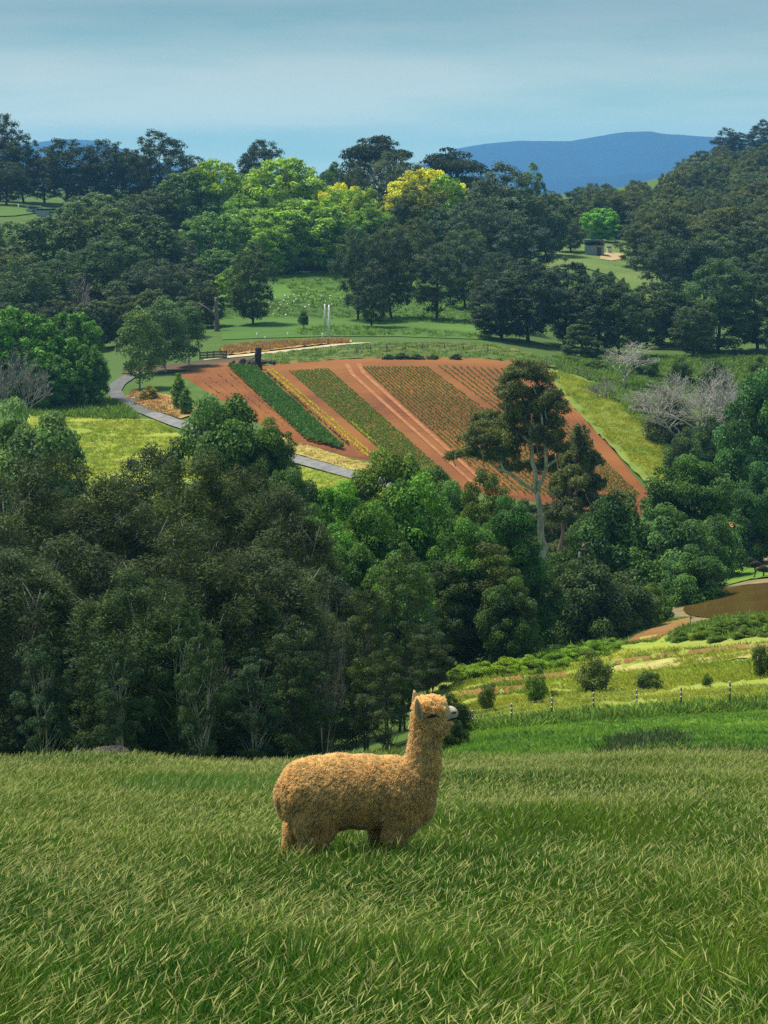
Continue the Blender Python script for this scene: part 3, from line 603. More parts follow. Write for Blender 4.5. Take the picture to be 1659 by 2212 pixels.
T3c = [('wattle_far', 0, 1085, 600, 300, 120, (.022, .034, .03), 'dusky tree at the near corner of the dense wood above the field'),
       ('wattle_far', 1, 1140, 560, 304, 130, (.022, .036, .032), 'tall dusky tree in the dense wood above the field'),
       ('wattle_far', 2, 1222, 556, 310, 105, (.022, .036, .03), 'dusky round-topped tree below the grey shed'),
       ('wattle_far', 0, 1295, 592, 306, 110, (.022, .038, .03), 'dark tree straight below the dry patch'),
       ('conifer', 0, 1255, 690, 292, 70, (.022, .05, .022), 'low green conifer at the foot of the dense wood'),
       ('wattle_far', 1, 1340, 612, 304, 105, (.026, .045, .028), 'dark green tree behind the small bare tree'),
       ('wattle_far', 2, 1400, 610, 318, 100, (.028, .046, .026), 'dark tree beside the gap with white dots'),
       ('conifer', 1, 1462, 600, 322, 90, (.014, .04, .022), 'dense dark pyramidal conifer at the far paddock'),
       ('olive_near', 0, 1552, 560, 312, 130, (.03, .055, .028), 'big rounded dull green tree beside the conifer'),
       ('wattle_far', 0, 1640, 590, 316, 110, (.022, .04, .03), 'dark tree next to the red and white sign'),
       ('wattle_far', 2, 1500, 650, 305, 80, (.03, .05, .026), 'lower dull tree between conifer and rounded tree'),
       ('wattle_far', 1, 1700, 640, 308, 100, (.024, .042, .028), 'dark tree cut by the picture edge past the sign')]
for st, sd, px, tp, Y, w, colr, lab in T3c: plant('dense_tree', st, sd, px, tp, Y, w, colr, lab, wide=1.25)
# hillside above the road
T4 = [('euc_far', 0, 60, 560, 345, 150, (.026, .048, .026), 'dark gum low on the hillside above the round bright trees'),
      ('wattle_far', 1, 20, 530, 365, 130, (.03, .06, .03), 'dark green tree by the picture edge half way up the hill'),
      ('euc_far', 2, 160, 540, 350, 140, (.024, .046, .028), 'dark gum with pale dead limbs in the hillside wood'),
      ('euc_far', 1, 240, 500, 352, 160, (.026, .048, .028), 'broad dark gum in the middle of the hillside wood'),
      ('euc_far', 0, 330, 560, 342, 130, (.022, .044, .03), 'dark gum above the birch clump'),
      ('wattle_far', 2, 400, 560, 348, 100, (.022, .046, .034), 'dark bluish tree between birch clump and dead trunk'),
      ('broad_far', 0, 120, 470, 378, 150, (.034, .055, .026), 'wide olive crown on top of the hillside wood'),
      ('broad_far', 1, 215, 448, 384, 170, (.036, .055, .026), 'widest olive topped crown of the hillside wood'),
      ('broad_far', 2, 310, 465, 380, 140, (.03, .05, .026), 'olive crown at the shoulder of the hillside wood'),
      ('broad_far', 0, 190, 418, 425, 130, (.034, .075, .045), 'blue green tree in front of the skyline gums'),
      ('broad_far', 1, 20, 480, 400, 120, (.035, .085, .04), 'green bushy tree below the pale far pasture'),
      ('wattle_far', 0, 375, 500, 375, 90, (.024, .05, .034), 'dark tree at the edge between dull and bright woods'),
      ('broad_far', 2, 400, 372, 442, 120, (.03, .08, .032), 'deep green round tree beside the first bright one'),
      ('broad_far', 0, 470, 346, 438, 110, (.075, .17, .022), 'bright green oval tree at the top of the slope'),
      ('broad_far', 1, 535, 375, 448, 80, (.045, .12, .03), 'green tree below the lone skyline gum'),
      ('broad_far', 2, 610, 343, 432, 180, (.085, .18, .02), 'largest light green dome below the lone skyline gum'),
      ('broad_far', 0, 450, 460, 400, 110, (.042, .11, .035), 'shadowy green tree under the bright oval one'),
      ('broad_far', 1, 540, 450, 402, 130, (.055, .135, .03), 'mid green tree left of the paddock head'),
      ('broad_far', 2, 470, 540, 368, 110, (.032, .085, .035), 'dark green tree next to the lone oval tree'),
      ('broad_far', 0, 590, 490, 385, 100, (.055, .14, .028), 'green tree just behind the lone oval tree'),
      ('broad_far', 1, 660, 432, 392, 190, (.06, .15, .022), 'big bright tree standing over the white dotted paddock'),
      ('broad_far', 2, 745, 410, 412, 150, (.07, .16, .022), 'fresh green tree in front of the small yellow one'),
      ('broad_far', 0, 735, 398, 425, 105, (.40, .40, .02), 'small golden yellow tree among green ones'),
      ('broad_far', 2, 790, 405, 405, 80, (.06, .13, .03), 'light green narrow tree between the two yellow trees'),
      ('broad_far', 1, 915, 366, 430, 160, (.30, .36, .02), 'large yellow green dome below the dark cypress'),
      ('broad_far', 0, 968, 380, 424, 80, (.055, .15, .025), 'green half of the yellow dome tree'),
      ('wattle_far', 2, 905, 392, 404, 140, (.055, .075, .022), 'olive tree overlapping the yellow green dome'),
      ('euc_far', 2, 850, 328, 455, 120, (.04, .055, .045), 'grey gum between cypress and yellow dome'),
      ('euc_far', 0, 760, 360, 452, 80, (.035, .05, .035), 'small dull gum behind the yellow tree'),
      ('wattle_far', 1, 720, 350, 455, 60, (.04, .075, .03), 'narrow light tree at the edge of the cypress'),
      ('euc_far', 1, 1085, 352, 410, 190, (.03, .045, .038), 'big dark gum where the mountain meets the wood'),
      ('wattle_far', 0, 1150, 352, 440, 60, (.035, .085, .045), 'blue green wispy tree against the mountain'),
      ('euc_far', 2, 1040, 430, 388, 130, (.03, .045, .034), 'dusky gum below the big dark one'),
      ('wattle_far', 2, 1130, 470, 380, 120, (.026, .042, .036), 'dusky tree beside the shed paddock'),
      ('wattle_far', 0, 1000, 480, 372, 90, (.035, .055, .03), 'dull green tree above the row of gums'),
      ('euc_far', 0, 890, 470, 368, 110, (.035, .05, .028), 'olive gum above the forked gum'),
      ('broad_far', 2, 1040, 390, 445, 70, (.035, .07, .04), 'green shoulder tree behind the big dark gum'),
      ('euc_far', 1, 1236, 472, 448, 75, (.032, .052, .026), 'flat topped gum in front of the grey shed'),
      ('broad_far', 1, 1300, 450, 485, 75, (.05, .17, .025), 'vivid round green tree behind the grey shed'),
      ('euc_far', 2, 1372, 484, 428, 80, (.03, .045, .028), 'gum with leaning stems beside the dry patch'),
      ('euc_far', 0, 1445, 500, 400, 130, (.03, .045, .03), 'dark gum on the slope past the dry patch'),
      ('wattle_far', 1, 1530, 500, 395, 130, (.035, .05, .026), 'olive tree behind the big rounded dull tree'),
      ('wattle_far', 2, 1620, 480, 398, 130, (.032, .048, .03), 'dusky tree high at the picture edge above the sign'),
      ('wattle_far', 0, 1690, 520, 380, 120, (.03, .048, .03), 'dusky tree cut by the edge above the sign')]
for st, sd, px, tp, Y, w, colr, lab in T4: plant('hillside_tree', st, sd, px, tp, Y, w, colr, lab, bark=(.12, .11, .10), auto=.95 if px < 470 or px > 1420 else (.6 if Y < 400 else .8), wide=1.22 if px < 470 or px > 1400 else 1.12)
U4 = [(-10, 640, 300, 90), (60, 655, 296, 80), (130, 640, 300, 90), (195, 650, 302, 90), (262, 640, 300, 90), (330, 625, 306, 90), (395, 640, 305, 70), (440, 610, 318, 70), (505, 575, 345, 70), (95, 600, 318, 100), (280, 590, 320, 110), (170, 590, 322, 100), (20, 585, 322, 100), (360, 575, 328, 90),
      (280, 420, 445, 90), (340, 410, 450, 90), (520, 420, 425, 90), (640, 480, 398, 90), (700, 470, 400, 90), (745, 470, 402, 80), (800, 440, 400, 90), (820, 500, 372, 80), (880, 430, 405, 100), (960, 450, 398, 100), (1080, 440, 396, 100), (1180, 430, 440, 80)]
for k, (px, tp, Y, w) in enumerate(U4):
    cl_ = (.024, .05, .03) if px < 480 else ((.055, .14, .025) if px < 820 else (.03, .05, .032))
    plant('hillside_tree', ['wattle_far', 'broad_far'][k % 2], k % 3, px, tp, Y, w, cl_, ['dark tree filling the lower edge of the hillside wood', 'mid-sized tree packed in behind the paddock trees'][k >= 14], group=['trees along the lower edge of the hillside wood', 'trees packed behind the paddock'][k >= 14], auto=.95 if px < 470 else .6, wide=1.2)
T5 = [('euc_far', 0, -5, 246, 500, 90, 'tallest skyline gum cut by the picture edge'), ('euc_far', 1, 50, 290, 495, 90, 'skyline gum next to the tallest one'),
      ('euc_far', 2, 140, 300, 490, 110, 'skyline gum in front of the small far blue hill'), ('euc_far', 0, 235, 302, 492, 100, 'skyline gum with gaps beside the grandest one'),
      ('euc_far', 1, 336, 281, 488, 120, 'grandest skyline gum with sky showing through its crown'), ('euc_far', 2, 290, 340, 500, 70, 'shorter skyline gum filling between two tall ones'),
      ('euc_far', 0, 95, 345, 505, 90, 'shorter dark gum above the long low shed'), ('euc_far', 2, 190, 350, 502, 90, 'shorter dark gum in the middle of the skyline row'), ('euc_far', 1, 420, 336, 505, 80, 'low dark gum ending the skyline row'),
      ('euc_far', 2, 567, 302, 500, 90, 'lone dark gum standing alone on the skyline'), ('euc_far', 0, 10, 350, 480, 90, 'dark gum beside the white post on the far pasture'), ('euc_far', 1, 385, 370, 480, 80, 'dark gum behind the deep green round tree')]
for st, sd, px, tp, Y, w, lab in T5: plant('skyline_gum', st, sd, px, tp, Y, w, (.016, .026, .022), lab, bark=(.06, .055, .05), group='skyline gums', wide=1.3)
plant('cypress_tree', 'cypress', 0, 812, 294, 470, 190, (.010, .022, .016), 'spreading black green cypress with layered boughs on the skyline', rz=.4)
plant('cypress_tree', 'cypress', 1, 985, 320, 478, 210, (.010, .022, .016), 'flat black green cypress sloping down towards the mountain', rz=2.4)
plant('cypress_tree', 'cypress', 1, 720, 362, 476, 80, (.010, .022, .016), 'short dark cypress bough behind the light green dome', rz=1.4)
# wooded rise beyond the shed
rr = np.random.default_rng(4); FARW = []
sky_x = [1180, 1230, 1300, 1345, 1400, 1460, 1520, 1570, 1620, 1680]; sky_y = [402, 404, 386, 372, 352, 338, 318, 300, 300, 292]
for k in range(260):
    px = rr.uniform(1165, 1720); f = rr.random() ** .9
    tpy = np.interp(px, sky_x, sky_y) + f * np.interp(px, [1165, 1300, 1720], [95, 150, 230]) + rr.uniform(0, 12)
    Y = 860 - 430 * f + rr.uniform(-20, 20) if px > 1300 else 760 - 300 * f
    FARW.append((Y, px, tpy))
for Y, px, tpy in sorted(FARW, reverse=True):
    st = ['wattle_far', 'euc_far', 'broad_far'][int(rr.integers(3))]; g = rr.uniform(.8, 1.3); k = rr.random()
    far = Y > 620
    u, s = ray(px, tpy); Yc = np.linspace(430, 1000, 150); hh = -float(s) * Yc - gz(float(u) * Yc, Yc); want = rr.uniform(8, 13)
    Y = float(Yc[np.abs(hh - want).argmin()])
    if np.abs(hh - want).min() > 4: continue
    if px < 1400 and tpy > 470: continue
    if px < 1400: Y = max(Y, 505.0)
    far = Y > 620
    root = plant('forest_tree', st, int(rr.integers(3)), px, tpy, Y, rr.uniform(7, 11) / Y * FPX, (.030 * g + .022 * k, .044 * g + .018 * k, .026 * g),
          'dusky tree in the massed wood on the far rise' if far else 'dusky tree on the near face of the wooded rise behind the shed', group='trees of the far rise' if far else 'trees of the wooded rise', bark=(.4, .37, .33))
for px, tp, lab in ((1570, 276, 'thin gum breaking the skyline on the wooded rise'), (1600, 286, 'gum with a gappy crown on the rise next to the thin one'), (1648, 258, 'highest gum on the wooded rise at the picture edge')):
    plant('skyline_gum', 'euc_far', int(px) % 3, px, tp, 800, 70, (.014, .02, .018), lab, bark=(.05, .045, .04), group='skyline gums')
# the tall eucalyptus: limbs and leaf clumps placed by hand about its fork
def hand_tree(name, Y, base, limbs, clumps, color, bark, label, N, leaf, seed, dj=2.2):
    rng = np.random.default_rng(seed); o = at(base[0], base[1], Y); o[2] = float(gz(o[0], Y))
    mb = MB(); dep = {}
    def W3(px, py, d): return at(px, py, Y + d) - o
    for pts, r0, r1 in limbs:
        P = np.array([W3(*p) for p in pts]); n = max(len(P) * 3, 6)
        t = np.linspace(0, len(P) - 1, n); P = np.stack([np.interp(t, np.arange(len(P)), P[:, k]) for k in range(3)], 1)
        P[1:-1] += rng.normal(size=(n - 2, 3)) * r0 * .25
        mb.tube(P, np.linspace(r0, r1, n), 8)
    cl = []
    for px, py, rx, ry, d in clumps:
        c0 = W3(px, py, d); R = rx * 1.18 / FPX * Y; Rz = ry * 1.55 / FPX * Y
        for k in range(int(8 + R * 9)):                       # each mass is a bunch of small tufts
            q = rdir(rng, 1)[0] * rng.random() ** .4; q[2] = abs(q[2]) * 1.1 - .25
            cl.append((*(c0 + q * np.array([R * .8, R * .8, Rz * .8])), R * rng.uniform(.22, .42), R * rng.uniform(.22, .42), Rz * rng.uniform(.25, .45)))
        mb.tube(bez(W3(px, py, d) - [0, 0, Rz * 1.2], W3(px, py, d) - [R * .3, 0, Rz * .5], W3(px, py, d), 5), np.linspace(.05, .015, 5), 5)
    root = empty(name, o); tag(root, label, 'tree')
    mb.build('trunk', BARK, root, color=bark)
    V, Q, v = crown_leaves(rng, cl, N, leaf, .7, .2, .3, .7)
    add('crown', mesh_np('crown_' + name, V, Q, {'v': v}), LEAF, root, color=color)
    return root
hand_tree('eucalyptus_tree', 160, (1178, 1255),
          [([(1180, 1262, 0), (1172, 1190, 0), (1166, 1110, 0), (1160, 1060, 0)], .27, .22), ([(1160, 1062, 0), (1152, 980, .3), (1140, 900, .5), (1128, 850, .3)], .2, .05),
           ([(1162, 1062, 0), (1182, 1000, -.6), (1172, 930, -.9), (1168, 880, -.5), (1150, 830, 0)], .17, .04), ([(1160, 1065, 0), (1110, 1030, -1.2), (1060, 1000, -1.6), (1030, 985, -1.5)], .15, .04),
           ([(1090, 1020, -1.3), (1072, 985, -1.2), (1060, 950, -1)], .10, .03), ([(1178, 1010, -.5), (1215, 985, -1.3), (1250, 960, -1.5)], .12, .03), ([(1150, 960, .3), (1110, 930, 1), (1080, 910, 1.2)], .12, .03),
           ([(1140, 900, .5), (1118, 868, 1), (1095, 845, 1.2)], .08, .02), ([(1140, 890, .4), (1170, 850, .8), (1190, 830, 1)], .07, .02), ([(1160, 1120, 0), (1100, 1080, -1), (1070, 1060, -1)], .08, .02)],
          [(1130, 805, 42, 22, 0), (1165, 815, 34, 26, .5), (1098, 822, 28, 20, 1), (1110, 850, 40, 24, -.5), (1170, 850, 30, 18, .6), (1185, 868, 40, 24, -1), (1150, 880, 46, 24, 0), (1215, 885, 20, 18, -1), (1100, 880, 22, 16, 1),
           (1045, 915, 40, 20, 1), (1085, 925, 42, 26, .5), (1025, 945, 36, 22, -1), (1065, 955, 42, 26, -1.5), (1110, 950, 34, 28, 1.5), (1015, 975, 30, 18, -1.5), (985, 985, 26, 12, -2), (1050, 985, 30, 18, -2),
           (1120, 905, 36, 24, 0), (1180, 905, 36, 24, .5), (1165, 945, 28, 22, -1.2), (1090, 985, 34, 20, 0), (1062, 905, 30, 18, 1.5), (1140, 940, 34, 24, 2), (1200, 935, 28, 26, -1.5), (1220, 970, 36, 26, -1.5), (1170, 975, 24, 20, 2), (1195, 1010, 40, 26, 1), (1140, 1010, 26, 18, 2.5), (1100, 1010, 26, 16, 2)],
          (.13, .15, .05), (.7, .61, .5), 'tall eucalyptus with pale forked trunk standing before the red field', 70000, (.26, .075), 3)
hand_tree('eucalyptus_tree', 154, (1208, 1262),
          [([(1206, 1270, 0), (1208, 1200, 0), (1218, 1130, .3), (1232, 1060, .4), (1250, 1000, .2)], .2, .05), ([(1214, 1165, 0), (1238, 1155, -.8), (1252, 1148, -1)], .08, .02), ([(1225, 1090, .3), (1262, 1040, .5), (1280, 1000, .6)], .10, .03),
           ([(1232, 1060, .4), (1205, 1010, .6), (1200, 980, .6)], .08, .02)],
          [(1250, 945, 22, 26, 0), (1262, 980, 30, 26, .5), (1282, 1000, 26, 18, 0), (1235, 1000, 28, 24, 1), (1250, 1035, 40, 26, -.5), (1288, 1050, 26, 20, 0), (1215, 1060, 32, 28, 1), (1265, 1080, 38, 24, .5), (1230, 1105, 40, 26, -.5), (1195, 1110, 28, 24, 1), (1270, 1120, 30, 22, 0)],
          (.12, .14, .055), (.6, .33, .30), 'second darker eucalyptus with grey trunk just beside the tall one', 34000, (.26, .075), 7)

# bare grey trees
def bare_tree(name, px, top, Y, wpx, color, label, seed, depth=6, base=None, lean=0.0, stems=1):
    rng = np.random.default_rng(seed); u, s = ray(px, top); x = float(u) * Y
    z0 = float(gz(x, Y)) if base is None else float(at(px, base, Y)[2]); H = -float(s) * Y - z0; R = wpx / FPX * Y / 2
    mb = MB(); tw = MB()
    def grow(p, d, L, r, lev):
        q = p + d * L; m = (p + q) / 2 + rng.normal(size=3) * L * .07
        (mb if lev < 2 else tw).tube(bez(p, m, q, 4), np.linspace(r, r * .62, 4), 6 if lev < 2 else 3)
        if lev >= depth: return
        for k in range(3 if lev else 4):
            a = rng.normal(size=3) * (.62 if lev else .75); a[2] = abs(a[2]) * .35
            nd = d * .75 + a; nd[:2] *= 1.12; nd /= np.linalg.norm(nd)
            grow(q if k < 2 else p + d * L * rng.uniform(.5, .9), nd, L * rng.uniform(.62, .82), max(r * .58, .006), lev + 1)
    for k in range(stems):
        a = k * 2.4; d = np.array([math.cos(a) * .5 * (stems > 1) + lean, math.sin(a) * .4 * (stems > 1), 1.]); d /= np.linalg.norm(d)
        grow(np.array([0, 0, -.3]), d, 1.0, .055, 0)
    V = np.vstack(tw.V); h = V[:, 2].max(); w = np.percentile(np.abs(V[:, 0]), 97)
    root = empty(name, (x, Y, z0)); root.scale = (R / w, R / w, H / h); tag(root, label, 'tree')
    mb.build('trunk', BARK, root, color=color); tw.build('twigs', BARK, root, color=color)
bare_tree('bare_tree', 42, 742, 216, 125, (.30, .29, .30), 'leafless grey tree before the round bright green trees', 2, 6, stems=2)
bare_tree('bare_tree', 1350, 738, 262, 125, (.55, .53, .48), 'small leafless pale tree at the wire fence corner', 5, 6)
bare_tree('bare_tree', 1500, 785, 220, 230, (.48, .47, .42), 'largest leafless pale tree on the weedy slope', 8, 5, stems=5)
bare_tree('bare_tree', 1425, 815, 232, 150, (.42, .41, .38), 'leafless grey tree at the upper side of the weedy slope', 9, 5, stems=4)
bare_tree('bare_tree', 1560, 790, 228, 150, (.40, .39, .37), 'leafless tree crowding the tall blue green one', 12, 5, stems=4)
bare_tree('bare_tree', 1300, 820, 246, 70, (.28, .26, .26), 'low leafless scrub beside the wire fence', 15, 5, stems=3)
bare_tree('bare_tree', 1545, 395, 640, 130, (.34, .32, .28), 'thin pale leafless gum in the wood on the rise', 21, 5, stems=4)
bare_tree('bare_tree', 1478, 420, 560, 90, (.34, .32, .28), 'pale dead gum poking out lowest in the wood on the rise', 22, 5, stems=3)
bare_tree('bare_tree', 1605, 385, 660, 90, (.34, .32, .28), 'pale dead gum near the edge in the wood on the rise', 23, 5, stems=3)
bare_tree('bare_tree', 165, 590, 318, 70, (.40, .38, .35), 'pale twisted dead limbs in the hillside wood', 24, 4, stems=3)
bare_tree('bare_tree', 700, 1260, 78, 90, (.30, .29, .27), 'grey twiggy dead sapling among the gully wattles', 31, 6, stems=2)
bare_tree('bare_tree', 425, 1330, 70, 150, (.26, .25, .23), 'thin pale dead wattle among the gully trees', 33, 5, stems=2)
for px, tp, Y, w, lab, sd in ((1450, 850, 222, 120, 'grey green scrub tangled under the largest leafless tree', 0), (1540, 900, 215, 110, 'dull scrub between leafless trees and tall blue green tree', 1), (1390, 870, 240, 90, 'low scrub at the top of the weedy slope', 0),
                              (1275, 845, 252, 60, 'small bush along the wire fence', 1), (1590, 830, 240, 120, 'dark scrub behind the leafless trees', 1), (1480, 925, 205, 90, 'green scrub at the foot of the largest leafless tree', 1)):
    plant('scrub_bush', 'bush_near', sd, px, tp, Y, w, (.075, .09, .045) if sd == 0 else (.04, .07, .035), lab, cat='bush')
for k, (px, tp, Y, w) in enumerate([(1230, 770, 282, 50), (1285, 775, 278, 55), (1395, 765, 276, 60), (1470, 772, 270, 60), (1545, 778, 266, 70), (1640, 768, 270, 70)]):
    plant('hedge_bush', 'bush_near', k % 2, px, tp, Y, w, (.035, .085, .025), 'rounded bush in the hedge line under the dense wood', cat='bush', group='bushes along the hedge line')
for k, (px, tp, w) in enumerate([(840, 765, 30), (868, 762, 34), (900, 765, 36), (935, 766, 30), (985, 764, 28)]):
    plant('bank_bush', 'bush_near', k % 2, px, tp, 266, w, (.03, .05, .022), 'small dark bush on the bank at the top of the field', cat='bush', group='bushes on the field bank')

# dead timber
def dead(name, label, pts, Y, r, mat, extra=(), cat='tree'):
    o = at(*pts[0], Y); o[2] = float(gz(o[0], Y)); mb = MB()
    P = np.array([at(a, b, Y) - o for a, b in pts]); P[0, 2] = -.3
    n = 8; t = np.linspace(0, len(P) - 1, n); P = np.stack([np.interp(t, np.arange(len(P)), P[:, k]) for k in range(3)], 1)
    rng = np.random.default_rng(int(pts[0][0])); P[1:] += rng.normal(size=(n - 1, 3)) * r * .12
    rad = np.linspace(r * 1.15, r * .75, n) * rng.uniform(.85, 1.15, n)
    mb.tube(P, rad, 9)
    for e in extra: mb.tube(np.array([at(a, b, Y) - o for a, b in e[0]]), np.linspace(e[1], e[1] * .4, len(e[0])), 6)
    root = empty(name, o); tag(root, label, cat); mb.build('trunk', mat, root, color=(.2, .18, .16)); return root
for k, (px, tp, Y, w) in enumerate([(1262, 582, 372, 26), (1290, 580, 374, 30), (1318, 586, 370, 26), (1345, 600, 366, 28)]):
    plant('clearing_bush', 'bush_near', k % 2, px, tp, Y, w, (.04, .065, .03), 'small dull bush at the near edge of the shed clearing', cat='bush', group='bushes edging the shed clearing')
dead('dead_tree', 'broken grey dead trunk with a side limb behind the birch clump', [(469, 722), (468, 690), (467, 642)], 312, .34, BARK, [([(467, 684), (450, 668), (428, 654)], .22)])
dead('burnt_stump', 'tall black burnt stump at the head of the tall green crop', [(557, 790), (557, 770), (558, 750)], 262, .42, DARKWOOD, cat='stump')
dead('dead_limb', 'white dead limb leaning out of the thicket below the eucalyptus', [(1240, 1222), (1252, 1195), (1262, 1176)], 138, .12, BARK, [([(1262, 1177), (1270, 1172), (1277, 1172)], .06)], cat='branch')['label']
rb = MB(); rng = np.random.default_rng(3); g0 = ground([556], [790], 240, 285)[0]
for k in range(26): rb.blob((rng.normal() * 1.0, rng.normal() * .5, .2 + rng.random() * .35), rng.uniform(.15, .4, 3), 8, 6, .5, rng)
tag(rb.build('rubble_heap', M('dark_rubble', (.06, .045, .04), (.11, .09, .08), 3, 1, local=True), loc=g0), 'dark heap of rubble round the burnt stump', 'heap', kind='stuff')

# ------------------------------------------------------------------ fences, poles, sheds
def fence(name, label, bases, tops, y0, y1, post_r, wires, wire_r, postmat, wiremat, insul=False, cat='fence'):
    B = ground([b[0] for b in bases], [b[1] for b in bases], y0, y1); o = B[0].copy()
    root = empty(name, o); tag(root, label, cat); T = []
    for b, g, tp in zip(bases, B, tops):
        h = (b[1] - tp) / FPX * g[1] / .97; g = g - o; T.append((g, h)); mb = MB()
        mb.tube([g - (0, 0, .3), g + (post_r * .4, 0, h * .5), g + (0, 0, h)], [post_r, post_r * .95, post_r * .9], 7)
        p = mb.build('post', postmat, root)
        if insul:
            m2 = MB()
            for f in wires: m2.blob(g + np.array([0, -post_r * 1.3, h * f]), (.028, .03, .035), 8, 6)
            m2.build('insulator', WHITE, p)
    for f in wires:
        mb = MB(); P = []
        for (g, h), (g2, h2) in zip(T[:-1], T[1:]):
            for q in np.linspace(0, 1, 5)[:-1]:
                P.append((g * (1 - q) + g2 * q) + np.array([0, -post_r * 1.5, (h * (1 - q) + h2 * q) * f - .03 * math.sin(q * math.pi)]))
        P.append(T[-1][0] + np.array([0, -post_r * 1.5, T[-1][1] * f])); mb.tube(P, wire_r, 4); mb.build('wire', wiremat, root)
    return root
fence('electric_fence', 'white taped electric fence with thin posts between pasture and garden', [(985, 1585), (1020, 1580), (1104, 1570), (1191, 1558), (1281, 1552), (1374, 1545), (1470, 1537), (1575, 1534), (1690, 1526)],
      [1545, 1533, 1518, 1505, 1494, 1488, 1482, 1470, 1462], 55, 110, .035, (.97, .78, .6), .0045, GREYWOOD, WIRE, True)
fence('wire_fence', 'post and wire fence running up beside the leafless scrub', [(1175, 797), (1213, 806), (1248, 816), (1268, 822), (1310, 836), (1350, 850)], [777, 786, 795, 800, 812, 826], 235, 300, .08, (.95, .7, .45), .02, GREYWOOD, GREYWOOD)
fence('wire_fence', 'post and wire fence along the bank at the top of the field', [(770, 765), (800, 762), (835, 760), (875, 758), (912, 757), (960, 758), (1000, 760), (1053, 764)], [747, 744, 742, 740, 739, 740, 742, 746], 265, 320, .07, (.92, .6), .02, GREYWOOD, GREYWOOD)
fence('marker_fence', 'short row of white posts along the lane below the paddock', [(555, 729), (573, 734), (621, 730), (696, 733)], [719, 727, 719, 720], 285, 340, .09, (.8,), .012, WHITE, GREYWOOD)
# timber rails above the brown bank
B = ground([432, 448, 462, 489], [777, 776, 775, 774], 255, 310); o = B[0].copy(); tf = empty('timber_fence', o); tag(tf, 'grey timber rail fence beside the last birch', 'fence')
for g in B: MB().box(g - o + np.array([0, 0, .35]), (.16, .16, 1.3)).build('post', GREYWOOD, tf, smooth=False)
for k in range(3):
    for a, b in zip(B[:-1], B[1:]):
        m_ = (a + b) / 2 - o; d = b - a
        MB().box(m_ + np.array([0, -.1, .2 + .32 * k]), (np.hypot(d[0], d[1]), .05, .2), math.atan2(d[1], d[0])).build('rail', GREYWOOD, tf, smooth=False)
for nm, lab, px, by, tp, Y in (('power_pole', 'taller white pole at the end of the pale lane', 711, 737, 664, 297), ('power_pole', 'shorter white pole just behind the taller one', 702, 713, 661, 312)):
    g = at(px, by, Y); g[2] = float(gz(g[0], Y)); h = (by - tp) / FPX * Y; r_ = empty(nm, g); tag(r_, lab, 'pole')
    MB().tube([(0, 0, -.5), (0, 0, h * .5), (0, 0, h)], [.17, .15, .13], 9).build('shaft', WHITE, r_); MB().box((0, 0, h - .25), (.9, .1, .1)).build('crossarm', GREYWOOD, r_, smooth=False)
# white guards in the paddock
zz = [(405, 295), (533, 278), (652, 263), (722, 272), (823, 266), (582, 303), (875, 300), (1024, 290), (1148, 282), (1135, 313), (1253, 342), (517, 345), (682, 326), (800, 322), (938, 343), (316, 370), (450, 368), (652, 362), (468, 404),
      (565, 390), (748, 398), (856, 408), (330, 433), (517, 430), (443, 458), (280, 460), (620, 465), (805, 437), (955, 420), (1078, 350), (1045, 395), (214, 528), (262, 548), (375, 522), (545, 540), (152, 480), (380, 474), (1165, 400)]
P = np.array([(530.9 + a * .16, 597.2 + b * .16) for a, b in zz] + [(1411, 668), (1413, 652), (1392, 655)]); G = ground(P[:, 0], P[:, 1], 300, 440)
gm = MB().tube([(0, 0, -.05), (0, 0, .3), (0, 0, .62)], [.17, .16, .15], 8).mesh('guard'); gm.materials.append(WHITE)
sm = MB().tube([(.2, 0, -.1), (.2, 0, .5), (.2, 0, .85)], [.03, .03, .02], 5).mesh('stake'); sm.materials.append(GREYWOOD)
for k, g in enumerate(G):
    r_ = empty('tree_guard', g); far = k >= len(zz); sc = .75 + .5 * ((k * 37) % 10) / 10; r_.scale = (sc * .75, sc * .75, sc * .5)
    tag(r_, 'white sapling guard in the gap beside the pyramidal conifer' if far else 'small white sapling guard dotted over the green paddock', 'tree guard', 'guards by the conifer gap' if far else 'guards in the paddock')
    add('sleeve', gm, parent=r_); add('stake', sm, parent=r_)

def shed(name, label, px, py, Y, w, d, h, rz, rise, wallmat, roofmat, door=True, openfront=False):
    g = at(px, py, Y); g[2] = float(gz(g[0], Y)); root = empty(name, g, rz); tag(root, label, 'shed')
    if openfront:
        for sx in (-1, 1):
            for sy in (-1, 1): MB().box((sx * w * .46, sy * d * .44, h * .5), (.14, .14, h)).build('post', GREYWOOD, root, smooth=False)
        MB().box((0, d * .47, h * .5), (w * .96, .08, h)).build('wall', wallmat, root, smooth=False)
    else:
        wl = MB(); n = max(int(w / .35), 6)                       # ribbed sheet walls
        wl.box((0, 0, h / 2), (w, d, h))
        wb = wl.build('wall', wallmat, root, smooth=False)
        for k in range(n): MB().box((-w / 2 + (k + .5) * w / n, -d / 2 - .02, h / 2), (.06, .05, h * .98)).build('rib', wallmat, wb, smooth=False)
        if door: MB().box((w * .28, -d / 2 - .05, h * .42), (w * .22, .06, h * .8)).build('door', BROWNWALL, root, smooth=False)
    tl = math.atan2(rise, d)
    rf = MB().box((0, 0, h + rise / 2 + .06), (w * 1.08, d * 1.12 / math.cos(tl), .06), 0, -tl).build('roof', roofmat, root, smooth=False)
    n = max(int(w / .4), 5)
    for k in range(n): MB().box((-w * .54 + (k + .5) * w * 1.08 / n, 0, h + rise / 2 + .12), (.08, d * 1.12 / math.cos(tl), .05), 0, -tl).build('rib', roofmat, rf, smooth=False)
    return root
